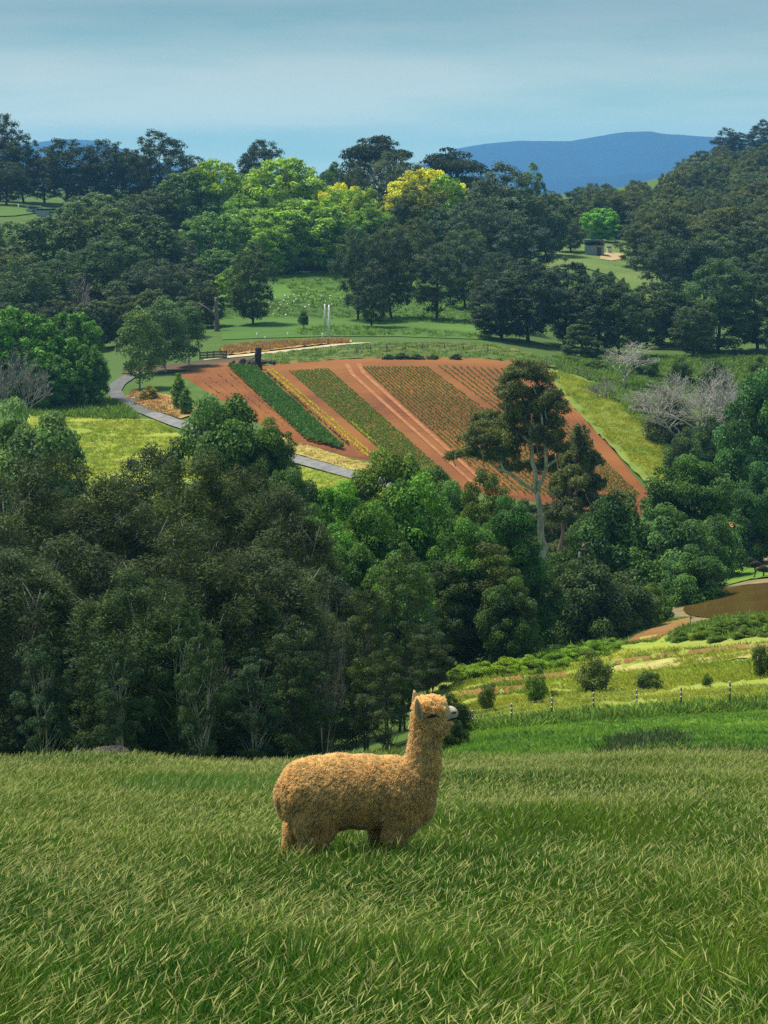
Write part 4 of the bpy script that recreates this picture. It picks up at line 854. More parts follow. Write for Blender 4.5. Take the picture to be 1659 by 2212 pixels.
shed('farm_shed', 'grey blue tin shed in the clearing on the far slope', 1284, 540, 444, 3.7, 3.0, 2.0, -.15, 1.0, TINWALL, TIN)
shed('tool_hut', 'tiny pale hut beside the grey blue tin shed', 1316, 537, 450, .9, .9, 1.2, .1, .2, WHITE, TIN, door=False)
shed('long_shed', 'long low grey shed under the skyline gums', 100, 452, 462, 4.0, 3.0, 1.2, .1, .3, TINWALL, TIN)
shed('small_shed', 'pale green roofed shed next to the long grey one', 70, 447, 466, 2.0, 2.4, .8, -.1, .5, TINWALL, M('pale_green_tin', (.3, .45, .42), None, rough=.5))
shed('lean_to', 'tin roofed open lean-to below the rounded dark tree', 1580, 1122, 186, 1.9, 2.2, 1.5, .25, .55, BROWNWALL, TIN, openfront=True)
g = at(287, 842, 236); g[2] = float(gz(g[0], 236)); r_ = empty('meter_box', g); tag(r_, 'small white box on legs beside the white birch trunk', 'box')
MB().box((0, 0, .62), (.42, .3, .5)).build('cabinet', WHITE, r_, smooth=False)
for sx in (-1, 1): MB().box((sx * .15, 0, .18), (.05, .05, .4)).build('leg', GREYWOOD, r_, smooth=False)
g = at(1645, 712, 314); g[2] = float(gz(g[0], 314)); r_ = empty('road_sign', g); tag(r_, 'red and white sign on a post under the dark edge trees', 'sign')
MB().tube([(0, 0, -.2), (0, 0, .8), (0, 0, 1.6)], .04, 6).build('post', WHITE, r_); MB().box((-.15, -.06, 1.35), (.6, .04, .4)).build('panel', RED, r_, smooth=False); MB().box((.2, -.09, 1.0), (.12, .03, .7)).build('white_strip', WHITE, r_, smooth=False)
g = at(40, 445, 470); g[2] = float(gz(g[0], 470)); r_ = empty('gate_post', g); tag(r_, 'white gate post on the strip of far pasture', 'post'); MB().tube([(0, 0, -.2), (0, 0, .5), (0, 0, 1.1)], [.12, .12, .1], 7).build('shaft', WHITE, r_)

# ------------------------------------------------------------------ garden shrubs and emus
for px, tp, by, w, colr, lab in ((1053, 1474, 1550, 42, (.04, .085, .03), 'narrow dark sapling with upright twigs nearest the alpaca nose'), (1160, 1440, 1527, 52, (.06, .11, .03), 'light green upright sapling between narrow sapling and dense shrub'),
                                 (1283, 1405, 1502, 82, (.05, .10, .04), 'largest dense upright shrub in the garden behind the fence'), (1401, 1452, 1497, 58, (.025, .065, .022), 'low dark rounded shrub past the largest one'),
                                 (1528, 1455, 1490, 26, (.03, .07, .022), 'tiny dark shrub alone behind the fence'), (1650, 1392, 1470, 56, (.03, .07, .025), 'tall dark shrub cut by the picture edge in the garden'), (1197, 1490, 1514, 22, (.05, .10, .03), 'tiny shrub at the foot of the light sapling'),
                                 (1558, 1512, 1540, 30, (.035, .08, .022), 'weedy shrub growing through the fence')):
    g = ground([px], [by], 60, 140)[0]; plant('garden_shrub', 'shrub', int(px) % 3, px, tp, g[1], w, colr, lab, cat='shrub', bark=(.12, .1, .08))
for k, (px, tp, by, w) in enumerate([(1000, 1436, 1475, 60), (1045, 1428, 1468, 70), (1095, 1420, 1462, 70), (1145, 1416, 1456, 70), (1195, 1404, 1448, 70), (1240, 1394, 1436, 70), (1285, 1382, 1424, 60), (1320, 1378, 1410, 50)]):
    g = ground([px], [by], 70, 150)[0]; plant('weed_clump', 'bush_near', k % 2, px, tp, g[1], w * 1.2, (.10, .17, .022), 'low rounded clump of light green weeds below the gully trees', cat='weeds', group='weed clumps below the gully trees')
for k, (px, tp, by, w) in enumerate([(1470, 1362, 1392, 40), (1515, 1352, 1386, 46), (1560, 1340, 1376, 50), (1600, 1330, 1368, 44), (1640, 1326, 1362, 50), (1550, 1365, 1392, 40), (1610, 1356, 1384, 44), (1660, 1350, 1380, 40)]):
    g = ground([px], [by], 70, 150)[0]; plant('vegetable_bush', 'bush_near', k % 2, px, tp, g[1], w * 1.2, (.075, .12, .022), 'leafy yellow green bush between the pond and the soil strips', cat='bush', group='leafy bushes by the pond')
EMU = M('emu_feathers', (.035, .026, .02), (.06, .045, .035), 9, .95, local=True, bump=.8, bscale=30)
for px, by, fl, lab in ((1619, 1231, 1, 'dark emu standing on the path edge, farthest from the pond'), (1632, 1239, 1, 'dark emu in the middle of the three by the pond'), (1648, 1250, -1, 'dark emu nearest the pond, cut close by the picture edge')):
    g = ground([px], [by], 130, 190)[0]; root = empty('emu', g); tag(root, lab, 'emu', 'emus by the pond'); root.scale = (fl * .72, .72, .72)
    mb = MB(); mb.blob((0, 0, .95), (.48, .3, .32), 14, 9); mb.blob((-.3, 0, .86), (.3, .24, .28), 12, 8); mb.blob((.28, 0, .9), (.26, .2, .24), 12, 8)
    mb.tube(bez(np.array([.35, 0, .95]), np.array([.75, 0, 1.0]), np.array([.78, 0, .25]), 8), np.linspace(.12, .05, 8), 8); mb.blob((.82, 0, .2), (.1, .06, .06), 8, 6)
    for sy in (-1, 1): mb.tube([(0, sy * .12, .8), (-.08, sy * .12, .42), (.02, sy * .12, .05), (.14, sy * .12, .0)], [.1, .045, .03, .02], 7)
    mb.build('body', EMU, root)

# ------------------------------------------------------------------ alpaca
def remeshed(mb, vox, smooth_it=6):
    me = mb.mesh('raw'); ob = bpy.data.objects.new('raw', me); COL.objects.link(ob)
    md = ob.modifiers.new('r', 'REMESH'); md.mode = 'VOXEL'; md.voxel_size = vox
    ms = ob.modifiers.new('s', 'SMOOTH'); ms.iterations = smooth_it; ms.factor = .6
    dg = bpy.context.evaluated_depsgraph_get(); nm = bpy.data.meshes.new_from_object(ob.evaluated_get(dg))
    bpy.data.objects.remove(ob); nm.polygons.foreach_set('use_smooth', np.ones(len(nm.polygons), bool)); return nm
def surface_points(me, n, rng):
    me.calc_loop_triangles(); V = np.empty(len(me.vertices) * 3); me.vertices.foreach_get('co', V); V = V.reshape(-1, 3)
    T = np.empty(len(me.loop_triangles) * 3, int); me.loop_triangles.foreach_get('vertices', T); T = T.reshape(-1, 3)
    A, B_, C_ = V[T[:, 0]], V[T[:, 1]], V[T[:, 2]]; cr = np.cross(B_ - A, C_ - A); ar = np.linalg.norm(cr, axis=1)
    k = rng.choice(len(T), n, p=ar / ar.sum()); a = rng.random((n, 1)); b = rng.random((n, 1)); f = (a + b) > 1; a = np.where(f, 1 - a, a); b = np.where(f, 1 - b, b)
    return A[k] + a * (B_ - A)[k] + b * (C_ - A)[k], cr[k] / ar[k][:, None]
def locks(P, Nn, L, Wd, rng, flow, curl, tips=None):
    """curled ribbons of wool, three segments each"""
    n = len(P); L = L[:, None]; side = np.cross(Nn, rdir(rng, n)); side /= np.linalg.norm(side, axis=1)[:, None]
    f = flow + rdir(rng, n) * .55; f -= Nn * (f * Nn).sum(1)[:, None] * .6
    if tips is not None: f = f * .55 + (tips - P) / L * .55
    c0 = P - Nn * .012; c1 = P + Nn * L * .30 + f * L * .25; c2 = P + Nn * L * .38 + f * L * .65 + side * L * .2 * curl; c3 = P + Nn * L * (.36 - .2 * curl) + f * L * (1.0 - .3 * curl) + side * L * .35 * curl
    d = c2 - c0; wv = np.cross(d, rdir(rng, n)); wv /= np.linalg.norm(wv, axis=1)[:, None] + 1e-9; Wd = Wd[:, None]
    R = []
    for c_, k in ((c0, .8), (c1, 1.0), (c2, .8), (c3, .15)): R += [c_ - wv * Wd * .5 * k, c_ + wv * Wd * .5 * k]
    V = np.stack(R, 1).reshape(-1, 3); b = np.arange(n)[:, None, None] * 8
    Q = (b + np.array([[0, 1, 3, 2], [2, 3, 5, 4], [4, 5, 7, 6]])[None]).reshape(-1, 4); return V, Q
KA = 297.0
def al(px, py): return (px - 770) / KA, (1905 - py) / (KA * .956)
SKIN = M('alpaca_skin', (.64, .44, .19), (.54, .36, .145), 14, .95, local=True)
FLEECE = M('alpaca_fleece', (.87, .59, .24), (.77, .485, .175), 5, .85, local=True, translucent=.4, leafvar=.38, spec=.08, sheen=.5, c3=(.88, .64, .29), scale2=2.2)
EARM = M('alpaca_ear', (.60, .42, .22), (.48, .32, .15), 16, .9, local=True)
MUZ = M('alpaca_muzzle', (.68, .57, .42), (.55, .43, .29), 22, .9, local=True, bump=.5, bscale=140, spec=.05); NOSE = M('alpaca_nose', (.012, .010, .010), None, rough=.5)
def alpaca_body(parts):
    mb = MB()
    for px, py, rx, rz, ry, yo in parts:
        x, z = al(px, py); sh = .014 if rx > 30 else .006; mb.blob((x, yo, z), (rx / KA - sh, ry - sh, rz / (KA * .956) - sh), 20, 14)
    return mb
AP = [(690, 1696, 84, 76, .255, 0), (735, 1694, 95, 79, .27, 0), (790, 1695, 95, 77, .27, 0), (850, 1698, 78, 77, .255, 0), (895, 1706, 52, 66, .21, 0), (655, 1690, 55, 62, .24, 0), (640, 1710, 36, 50, .19, 0),
      (682, 1745, 50, 58, .13, -.12), (682, 1745, 50, 58, .13, .12), (868, 1740, 48, 44, .13, -.10), (868, 1740, 48, 44, .13, .10),
      (906, 1672, 46, 50, .17, 0), (917, 1642, 42, 48, .145, 0), (922, 1605, 37, 45, .125, 0), (924, 1572, 35, 40, .115, 0), (923, 1548, 35, 38, .115, 0),
      (927, 1520, 37, 38, .125, 0), (925, 1503, 31, 22, .11, 0), (948, 1508, 26, 21, .10, 0), (945, 1550, 27, 24, .115, 0), (957, 1534, 18, 18, .09, 0), (964, 1526, 19, 18, .075, 0), (974, 1526, 14, 14, .055, 0), (962, 1546, 17, 13, .08, 0), (958, 1502, 17, 14, .085, 0),
      (611, 1702, 17, 36, .075, 0), (617, 1728, 13, 26, .06, 0),
      (678, 1782, 31, 44, .10, -.13), (668, 1815, 23, 38, .08, -.13), (662, 1855, 17, 44, .06, -.13), (668, 1893, 20, 12, .06, -.14),
      (640, 1790, 24, 42, .10, .12), (634, 1830, 20, 36, .08, .12), (632, 1865, 17, 36, .065, .12), (638, 1893, 20, 12, .06, .12),
      (856, 1785, 24, 40, .09, -.12), (852, 1825, 16, 40, .065, -.12), (850, 1862, 13, 36, .052, -.12), (855, 1893, 20, 12, .055, -.13),
      (826, 1790, 20, 38, .09, .12), (824, 1840, 15, 50, .06, .12), (828, 1893, 18, 12, .055, .12)]
ag = ground([770], [1905], 10, 22)[0]
alp = empty('alpaca', ag, math.radians(3)); alp.scale = (.975, .975, .93); tag(alp, 'golden brown woolly alpaca standing in the tall grass with its head raised', 'alpaca')
bm_ = remeshed(alpaca_body(AP), .016, 8); bm_.name = 'alpaca_body'; add('body', bm_, SKIN, alp)
rng = np.random.default_rng(9); Pn, Nn = surface_points(bm_, 170000, rng)
xz = lambda px, py: np.array(al(px, py))
hd = (Pn[:, 2] > xz(0, 1566)[1]) & (Pn[:, 0] > .3); muz = (Pn[:, 0] > xz(963, 0)[0]) & (Pn[:, 2] > xz(0, 1540)[1])
ey = np.hypot((Pn[:, 0] - xz(934, 0)[0]) / .055, (Pn[:, 2] - xz(0, 1521)[1]) / .022) < 1
keep = ~muz & ~(ey & (np.abs(Pn[:, 1]) > .05)) & ~((Pn[:, 2] < .12)); Pn, Nn, hd = Pn[keep], Nn[keep], hd[keep]
flow = np.tile(np.array([-.3, 0, -.65]), (len(Pn), 1)); flow[:, 2] += .7 * np.clip(Nn[:, 2], 0, 1); flow[hd] = rdir(rng, hd.sum()) * .5 + np.array([.2, 0, -.3])
Ln = rng.uniform(.032, .055, len(Pn)); Ln[hd] *= .8; lump = np.sin(Pn[:, 0] * 31 + Pn[:, 2] * 17) * np.sin(Pn[:, 2] * 37 + Pn[:, 1] * 23); Ln *= 1 + .12 * lump; Ln *= np.where((Pn[:, 0] > al(955, 0)[0]) & (Pn[:, 2] > al(0, 1560)[1]), .55, 1)
from mathutils.kdtree import KDTree
ck = rng.choice(len(Pn), 8500, replace=False); kd = KDTree(len(ck))
for q_, k_ in enumerate(ck): kd.insert(Pn[k_], q_)
kd.balance(); near_ = np.array([kd.find(p)[1] for p in Pn]); st_ = ck[near_]
low_ = (Pn[:, 2] < .62) & ~hd; Ln[low_] *= 1.35
tips_ = (Pn + Nn * .02 + flow * .05)[st_] + rdir(rng, len(ck))[near_] * .014
V, Q = locks(Pn, Nn, Ln, rng.uniform(.0024, .0046, len(Pn)), rng, flow, np.where(hd, 1.1, .6)[:, None], tips_)
vv = np.repeat(np.clip(0.5 + .3 * hd * (Pn[:, 2] > al(0, 1515)[1]) + .1 * hd + .1 * lump + rng.normal(size=len(ck))[near_] * .2 + rng.normal(size=len(Pn)) * .14, 0, 1), 8)
add('fleece', mesh_np('fleece', V, Q, {'v': vv}), FLEECE, alp)
x, z = al(975, 1523); mz = MB(); mz.blob((x, 0, z), (20 / KA, .06, 17 / KA), 16, 10); mz.blob((x + .02, 0, z - .012), (9 / KA, .045, 11 / KA), 14, 9); mz.blob((x - .035, 0, z - .008), (20 / KA, .068, 19 / KA), 14, 9)
mzo = add('muzzle', remeshed(mz, .006, 4), MUZ, alp)
for sy in (-1, 1): MB().blob((x + .026, sy * .047, z + .016), (.024, .014, .009), 10, 7).build('nostril', NOSE, mzo)
MB().tube([(x - .02, -.066, z - .045), (x + .02, -.058, z - .036), (x + .064, 0, z - .024), (x + .02, .058, z - .036), (x - .02, .066, z - .045)], [.003, .007, .007, .007, .003], 6).build('mouth', NOSE, mzo)
for sy in (-1, 1):
    ex, ez = al(935, 1521); MB().tube([(ex - .042, sy * .118, ez - .012), (ex - .015, sy * .126, ez - .002), (ex + .015, sy * .122, ez + .004), (ex + .042, sy * .104, ez + .002)], [.004, .011, .012, .004], 8).build('eye', NOSE, alp)
    e0 = np.array([al(909, 1533)[0], sy * .112, al(909, 1533)[1]]); e1 = np.array([al(900, 1479)[0], sy * .15, al(900, 1479)[1]]); t = np.linspace(0, 1, 9)[:, None]
    er = MB(); er.tube(e0 + (e1 - e0) * t, np.array([.018, .026, .031, .033, .032, .028, .022, .014, .005]), 12)
    er.V[0][:, 1] = (er.V[0][:, 1] - e0[1]) * .45 + e0[1]; eo = er.build('ear', EARM, alp)
    ei = MB(); ei.tube(e0 + (e1 - e0) * (.12 + .74 * t) + np.array([.002, sy * .013 if sy > 0 else -.013, 0]), np.array([.003, .010, .014, .015, .014, .012, .009, .006, .002]), 10)
    ei.V[0][:, 1] = (ei.V[0][:, 1] - (e0[1] + (e1 - e0)[1] * .5 + sy * .013)) * .3 + (e0[1] + (e1 - e0)[1] * .5 + sy * .013)
    ei.build('inner_ear', M('inner_ear', (.34, .23, .16), (.2, .13, .09), 20, .9, local=True), eo)

# the grey alpaca down behind the crest
g = at(228, 1640, 32.6); g[2] = float(gz(g[0], 32.6)); ga = empty('alpaca', g, .5); tag(ga, 'dark grey alpaca mostly hidden behind the grass crest', 'alpaca')
mb = MB(); top = float(at(228, 1612, 32.6)[2] - g[2])
for (dx, dy, dz, rx, ry, rz) in ((0, 0, -.27, .36, .24, .26), (.16, 0, -.26, .26, .22, .24), (-.2, 0, -.29, .26, .2, .22), (-.36, 0, -.22, .12, .1, .16), (-.46, 0, -.10, .14, .08, .09), (-.56, 0, -.14, .07, .05, .06),
                               (.2, .1, -.6, .1, .09, .3), (.2, -.1, -.6, .1, .09, .3), (-.22, .1, -.6, .09, .09, .3), (-.22, -.1, -.6, .09, .09, .3)): mb.blob((dx, dy, top + dz), (rx, ry, rz), 16, 11)
gb = remeshed(mb, .025, 5); GREYSKIN = M('grey_fleece', (.10, .09, .085), (.15, .135, .13), 8, .95, local=True, leafvar=.3); add('body', gb, GREYSKIN, ga)
Pn, Nn = surface_points(gb, 9000, rng); V, Q = locks(Pn, Nn, rng.uniform(.03, .05, len(Pn)), rng.uniform(.01, .016, len(Pn)), rng, np.tile(np.array([.2, 0, -.6]), (len(Pn), 1)), np.full((len(Pn), 1), .4))
add('fleece', mesh_np('grey_locks', V, Q, {'v': np.repeat(rng.random(len(Pn)), 8)}), GREYSKIN, ga)
for sy in (-1, 1): MB().tube([(-.42, sy * .06, top - .06), (-.42, sy * .08, top), (-.41, sy * .085, top + .05)], [.025, .025, .006], 7).build('ear', GREYSKIN, ga)

# ------------------------------------------------------------------ grass and weeds
def blade_tuft(name, rng, n, L, wd, spread, lean, mat, bend=.5, seed_head=0.0, hue=0.0):
    Vs, Qs, vs, hs, m = [], [], [], [], 0
    for k in range(n):
        a = rng.uniform(0, 6.28); r = spread * rng.random() ** .5; p = np.array([r * math.cos(a), r * math.sin(a), -.03]); l = rng.uniform(*L)
        d = np.array([math.cos(a) * .35 + lean[0] + rng.normal() * .22, math.sin(a) * .35 + lean[1] + rng.normal() * .22, 1.0]); d /= np.linalg.norm(d)
        hb = np.array([d[0], d[1], 0.]) + np.array([lean[0], lean[1], 0]) * .6; hb /= np.linalg.norm(hb) + 1e-6
        wv = np.cross(d, rdir(rng, 1)[0]); wv /= np.linalg.norm(wv); b_ = bend * rng.uniform(.4, 1.5); w_ = wd * rng.uniform(.7, 1.3); val = rng.random()
        isS = rng.random() < seed_head
        ks = (0, .35, .7, 1.0) if not isS else (0, .45, .80, .84, .93, 1.0)
        ws = (.8, 1.0, .75, .06) if not isS else (.4, .35, .35, 1.2, 1.2, .1)
        for t_, kw in zip(ks, ws):
            c_ = p + d * l * t_ + (hb * .45 - np.array([0, 0, .30])) * l * b_ * t_ ** 2.2
            Vs += [c_ - wv * w_ * .5 * kw, c_ + wv * w_ * .5 * kw]; vs += [val, val]; hd_ = 1.0 if (isS and t_ > .81) else hue * rng.random(); hs += [hd_, hd_]
        for q in range(len(ks) - 1): Qs.append([m + 2 * q, m + 2 * q + 1, m + 2 * q + 3, m + 2 * q + 2])
        m += 2 * len(ks)
    me = mesh_np(name, Vs, Qs, {'v': vs, 'h': hs}); me.materials.append(mat); return bpy.data.objects.new(name, me)
ng = bpy.data.node_groups.new('scatter', 'GeometryNodeTree')
ng.interface.new_socket('Geometry', in_out='INPUT', socket_type='NodeSocketGeometry'); ng.interface.new_socket('Tufts', in_out='INPUT', socket_type='NodeSocketCollection'); ng.interface.new_socket('Geometry', in_out='OUTPUT', socket_type='NodeSocketGeometry')
gi = ng.nodes.new('NodeGroupInput'); go = ng.nodes.new('NodeGroupOutput'); ip = ng.nodes.new('GeometryNodeInstanceOnPoints'); ci = ng.nodes.new('GeometryNodeCollectionInfo')
ci.inputs['Separate Children'].default_value = True; ci.inputs['Reset Children'].default_value = True; ip.inputs['Pick Instance'].default_value = True
def named(nm, ty):
    n = ng.nodes.new('GeometryNodeInputNamedAttribute'); n.data_type = ty; n.inputs['Name'].default_value = nm; return n.outputs['Attribute']
ng.links.new(gi.outputs[0], ip.inputs['Points']); ng.links.new(gi.outputs[1], ci.inputs['Collection']); ng.links.new(ci.outputs[0], ip.inputs['Instance'])
ng.links.new(named('idx', 'INT'), ip.inputs['Instance Index']); ng.links.new(named('rot', 'FLOAT_VECTOR'), ip.inputs['Rotation']); ng.links.new(named('sc', 'FLOAT_VECTOR'), ip.inputs['Scale']); ng.links.new(ip.outputs[0], go.inputs[0])
def scatter(name, P, sc, tufts, label=None, cat=None, twist=6.28, rng=RNG, zs=None):
    col = bpy.data.collections.new(name + '_tufts')
    for t in tufts: col.objects.link(t)
    n = len(P); me = bpy.data.meshes.new(name); me.vertices.add(n); me.vertices.foreach_set('co', np.asarray(P, np.float32).ravel())
    a = me.attributes.new('idx', 'INT', 'POINT'); a.data.foreach_set('value', rng.integers(0, len(tufts), n).astype(np.int32))
    R = np.zeros((n, 3), np.float32); R[:, 2] = (rng.random(n) - .5) * twist; a = me.attributes.new('rot', 'FLOAT_VECTOR', 'POINT'); a.data.foreach_set('vector', R.ravel())
    sc = np.asarray(sc, np.float32); S3 = np.stack([sc, sc, sc if zs is None else sc * zs], 1).astype(np.float32); a = me.attributes.new('sc', 'FLOAT_VECTOR', 'POINT'); a.data.foreach_set('vector', S3.ravel())
    o = bpy.data.objects.new(name, me); COL.objects.link(o); md = o.modifiers.new('scatter', 'NODES'); md.node_group = ng
    md[[i.identifier for i in ng.interface.items_tree if i.name == 'Tufts'][0]] = col
    return tag(o, label, cat, kind='stuff')
def vnoise(x, y, f, seed):
    r = np.random.default_rng(seed); o = 0
    for k in range(7):
        a = r.uniform(0, 6.28); ph = r.uniform(0, 6.28, 2); fr = f * r.uniform(.6, 1.7)
        o = o + np.sin((x * math.cos(a) + y * math.sin(a)) * fr + ph[0]) * np.cos((-x * math.sin(a) + y * math.cos(a)) * fr * .7 + ph[1])
    return o / 3.0
MEAD = M('meadow_blades', (.072, .18, .011), (.17, .245, .022), .7, .7, c3=(.036, .125, .009), scale2=.25, translucent=.4, leafvar=.8, instrand=.4, tint=(.36, .37, .12), spec=.1)
LUSH = M('lush_blades', (.06, .165, .016), (.10, .21, .025), .9, .6, translucent=.4, leafvar=.45, instrand=.25, tint=(.12, .2, .06), spec=.15)
r7 = np.random.default_rng(77); LEAN = (.12, .02)
blades = [blade_tuft('grass_tuft', r7, 46, (.10, .31), .0044, .11, LEAN, MEAD, .5, 0.0, .06) for k in range(6)]
heads = [blade_tuft('seed_tuft', r7, 14, (.22, .40), .0042, .14, (.18, .02), MEAD, .85, .75, .05) for k in range(6)]
lush = [blade_tuft('lush_tuft', r7, 40, (.18, .42), .0055, .13, (.25, .0), LUSH, .7, 0.0, .1) for k in range(4)]
def wedge(n, y0, y1, half, rng):
    Y = np.sqrt(rng.random(n) * (y1 ** 2 - y0 ** 2) + y0 ** 2); u = rng.uniform(-half, half, n); return u * Y, Y
rg = np.random.default_rng(21)
x, y = wedge(58000, 5.5, 36, .26, rg); hn = vnoise(x, y, .9, 1); den = vnoise(x, y, 2.2, 2)
feet = np.array([[al(668, 0)[0], -.13], [al(636, 0)[0], .12], [al(852, 0)[0], -.12], [al(826, 0)[0], .12]]) + ag[:2]
near = np.min(np.hypot(x[:, None] - feet[None, :, 0], y[:, None] - feet[None, :, 1]), 1) < .12
lushm = (vnoise(x, y, .8, 5) > .95)
k = ~near & ~lushm
scatter('meadow_grass', np.stack([x, y, gz(x, y)], 1)[k], (1 + .45 * hn)[k].clip(.45, 1.7), blades, 'tall green meadow grass the alpaca stands in', 'grass', 6.28, rg)
scatter('lush_grass', np.stack([x, y, gz(x, y)], 1)[~near & lushm], (1 + .15 * hn)[~near & lushm].clip(.6, 1.5), lush, 'lusher blue green grass in patches of the meadow', 'grass', 3.0, rg)
x, y = wedge(30000, 5.5, 36, .26, rg); hn = vnoise(x, y, .9, 1); sd = vnoise(x, y, .7, 8)
k = (sd + rg.normal(size=len(x)) * .6 + .45 * (y > 19) > -.25) & (np.min(np.hypot(x[:, None] - feet[None, :, 0], y[:, None] - feet[None, :, 1]), 1) > .12)
scatter('seed_heads', np.stack([x, y, gz(x, y)], 1)[k], (1 + .15 * hn)[k].clip(.6, 1.5), heads, 'pale bent seed heads above the meadow grass', 'grass', 2.6, rg)

def region(A, B, n, y0, y1, rng, bare=False):
    A = resample(A, 60); B = resample(B, 60); a = rng.random(n) * 58.99; i = a.astype(int); f = (a - i)[:, None]; t = rng.random(n)[:, None]
    P = (A[i] * (1 - f) + A[i + 1] * f) * (1 - t) + (B[i] * (1 - f) + B[i + 1] * f) * t
    if bare:
        for A_, B_ in STRIPS:
            ya = np.interp(P[:, 0], A_[:, 0], A_[:, 1]); yb = np.interp(P[:, 0], B_[:, 0], B_[:, 1])
            P = P[~((P[:, 0] > A_[0, 0]) & (P[:, 0] < A_[-1, 0]) & (P[:, 1] < ya + 1) & (P[:, 1] > yb - 1)) | (rng.random(len(P)) < .12)]
    return ground(P[:, 0], P[:, 1], y0, y1)
PAST = M('pasture_blades', (.14, .27, .018), (.19, .31, .026), .7, .7, translucent=.35, leafvar=.35, instrand=.3, c3=(.05, .14, .015), scale2=.2)
YEL = M('yellow_weeds', (.34, .38, .03), (.17, .28, .025), .6, .7, translucent=.35, leafvar=.4, instrand=.35, c3=(.44, .44, .05), scale2=.15)
GW = M('green_weeds', (.12, .23, .028), (.20, .30, .035), .6, .7, translucent=.35, leafvar=.4, instrand=.35)
DW = M('dark_weeds', (.04, .075, .025), (.07, .10, .03), 1.0, .8, translucent=.3, leafvar=.4, instrand=.3)
STRAW = M('straw_blades', (.42, .27, .09), (.32, .20, .07), .8, .9, translucent=.2, leafvar=.4, instrand=.3)
t_p = [blade_tuft('pasture_tuft', r7, 14, (.08, .2), .022, .2, (.2, 0), PAST, .5) for k in range(3)]
t_y = [blade_tuft('yellow_tuft', r7, 16, (.2, .45), .035, .22, (.1, 0), YEL, .5) for k in range(3)]
t_g = [blade_tuft('weed_tuft', r7, 18, (.3, .7), .06, .28, (.05, 0), GW, .5) for k in range(3)]
t_d = [blade_tuft('dark_weed_tuft', r7, 16, (.15, .45), .04, .25, (.1, 0), DW, .5) for k in range(3)]
t_s = [blade_tuft('straw_tuft', r7, 16, (.2, .5), .04, .25, (.1, 0), STRAW, .4) for k in range(3)]
G = region([(930, 1645), (1200, 1636), (1700, 1630)], [(930, 1592), (1020, 1578), (1280, 1553), (1700, 1524)], 14000, 38, 110, rg); scatter('pasture_grass', G, rg.uniform(.6, 1.4, len(G)), t_p, 'short bright grass on the pasture below the fence', 'grass')
G = region([(1310, 1640), (1400, 1632), (1490, 1626)], [(1330, 1604), (1400, 1594), (1480, 1590)], 330, 42, 80, rg); scatter('dark_weeds', G, rg.uniform(.4, 1.0, len(G)), t_d, 'straggly dark weeds on the bright pasture', 'weeds')
G = region([(1000, 1588), (1280, 1562), (1680, 1536)], [(1010, 1570), (1280, 1545), (1680, 1518)], 1500, 55, 115, rg); scatter('fence_weeds', G, rg.uniform(.4, .9, len(G)), t_g, 'rank green growth along the foot of the electric fence', 'weeds')
G = region([(950, 1560), (1020, 1568), (1280, 1545), (1690, 1518)], [(980, 1480), (1060, 1455), (1280, 1412), (1690, 1400)], 15000, 60, 130, rg, True)
nn = vnoise(G[:, 0], G[:, 1] * 2.5, .35, 15); G = G[nn > -.25]; scatter('yellow_weeds', G, rg.uniform(.4, 1.1, len(G)), t_y, 'yellow flowering weeds all over the garden behind the fence', 'weeds')
G = region([(975, 1475), (1060, 1455), (1180, 1448), (1320, 1418)], [(985, 1450), (1080, 1435), (1200, 1410), (1325, 1388)], 1500, 80, 140, rg); scatter('weed_bank', G, rg.uniform(.4, .9, len(G)), t_g, 'bank of light green weeds in front of the gully trees', 'weeds')
G = region([(1440, 1392), (1520, 1388), (1690, 1376)], [(1470, 1366), (1540, 1340), (1690, 1326)], 1200, 90, 150, rg); scatter('vegetable_bushes', G, rg.uniform(.4, .8, len(G)), t_g, 'leafy vegetable growth between pond and soil strips', 'weeds')
G = region([(70, 885), (150, 900), (240, 908), (330, 910), (366, 928)], [(60, 1070), (150, 1070), (250, 1070), (350, 1060), (520, 1030)], 9000, 180, 260, rg); nn = vnoise(G[:, 0], G[:, 1] * 2, .3, 3); G = G[nn > -.5]
scatter('yellow_meadow_grass', G, rg.uniform(.5, 1.15, len(G)), t_y, 'yellow flowering grass on the meadow inside the gravel track', 'grass')
G = region([(1196, 808), (1238, 872), (1320, 955), (1416, 1044)], [(1240, 820), (1330, 860), (1400, 930), (1470, 1010)], 14000, 180, 275, rg); scatter('slope_weeds', G, rg.uniform(.7, 1.6, len(G)), t_y, 'yellow green weeds down the slope beside the field', 'weeds')
G = region([(1260, 840), (1340, 880), (1420, 960), (1470, 1030)], [(1300, 830), (1400, 870), (1470, 960), (1500, 1040)], 1600, 180, 275, rg); scatter('slope_grass', G, rg.uniform(.8, 1.6, len(G)), t_g, 'green growth between slope weeds and leafless trees', 'weeds')
G = region([(482, 768), (560, 760), (640, 750), (700, 745), (750, 742)], [(482, 752), (540, 745), (600, 741), (690, 738), (750, 737)], 900, 250, 330, rg); scatter('dry_grass', G, rg.uniform(1, 2, len(G)), t_s, 'tawny dry grass on the bank above the burnt stump', 'grass')
G = region([(275, 862), (292, 874), (330, 889), (380, 904)], [(290, 846), (340, 855), (390, 866), (420, 890)], 500, 200, 265, rg); scatter('tawny_grass', G, rg.uniform(.7, 1.3, len(G)), t_s, 'tawny grass round the golden dwarf conifer', 'grass')
G = region([(70, 900), (150, 902), (240, 908), (300, 905)], [(60, 862), (150, 868), (230, 866), (262, 880)], 1200, 200, 265, rg); scatter('verge_weeds', G, rg.uniform(.7, 1.5, len(G)), t_g, 'green weeds on the outside of the track bend', 'weeds')
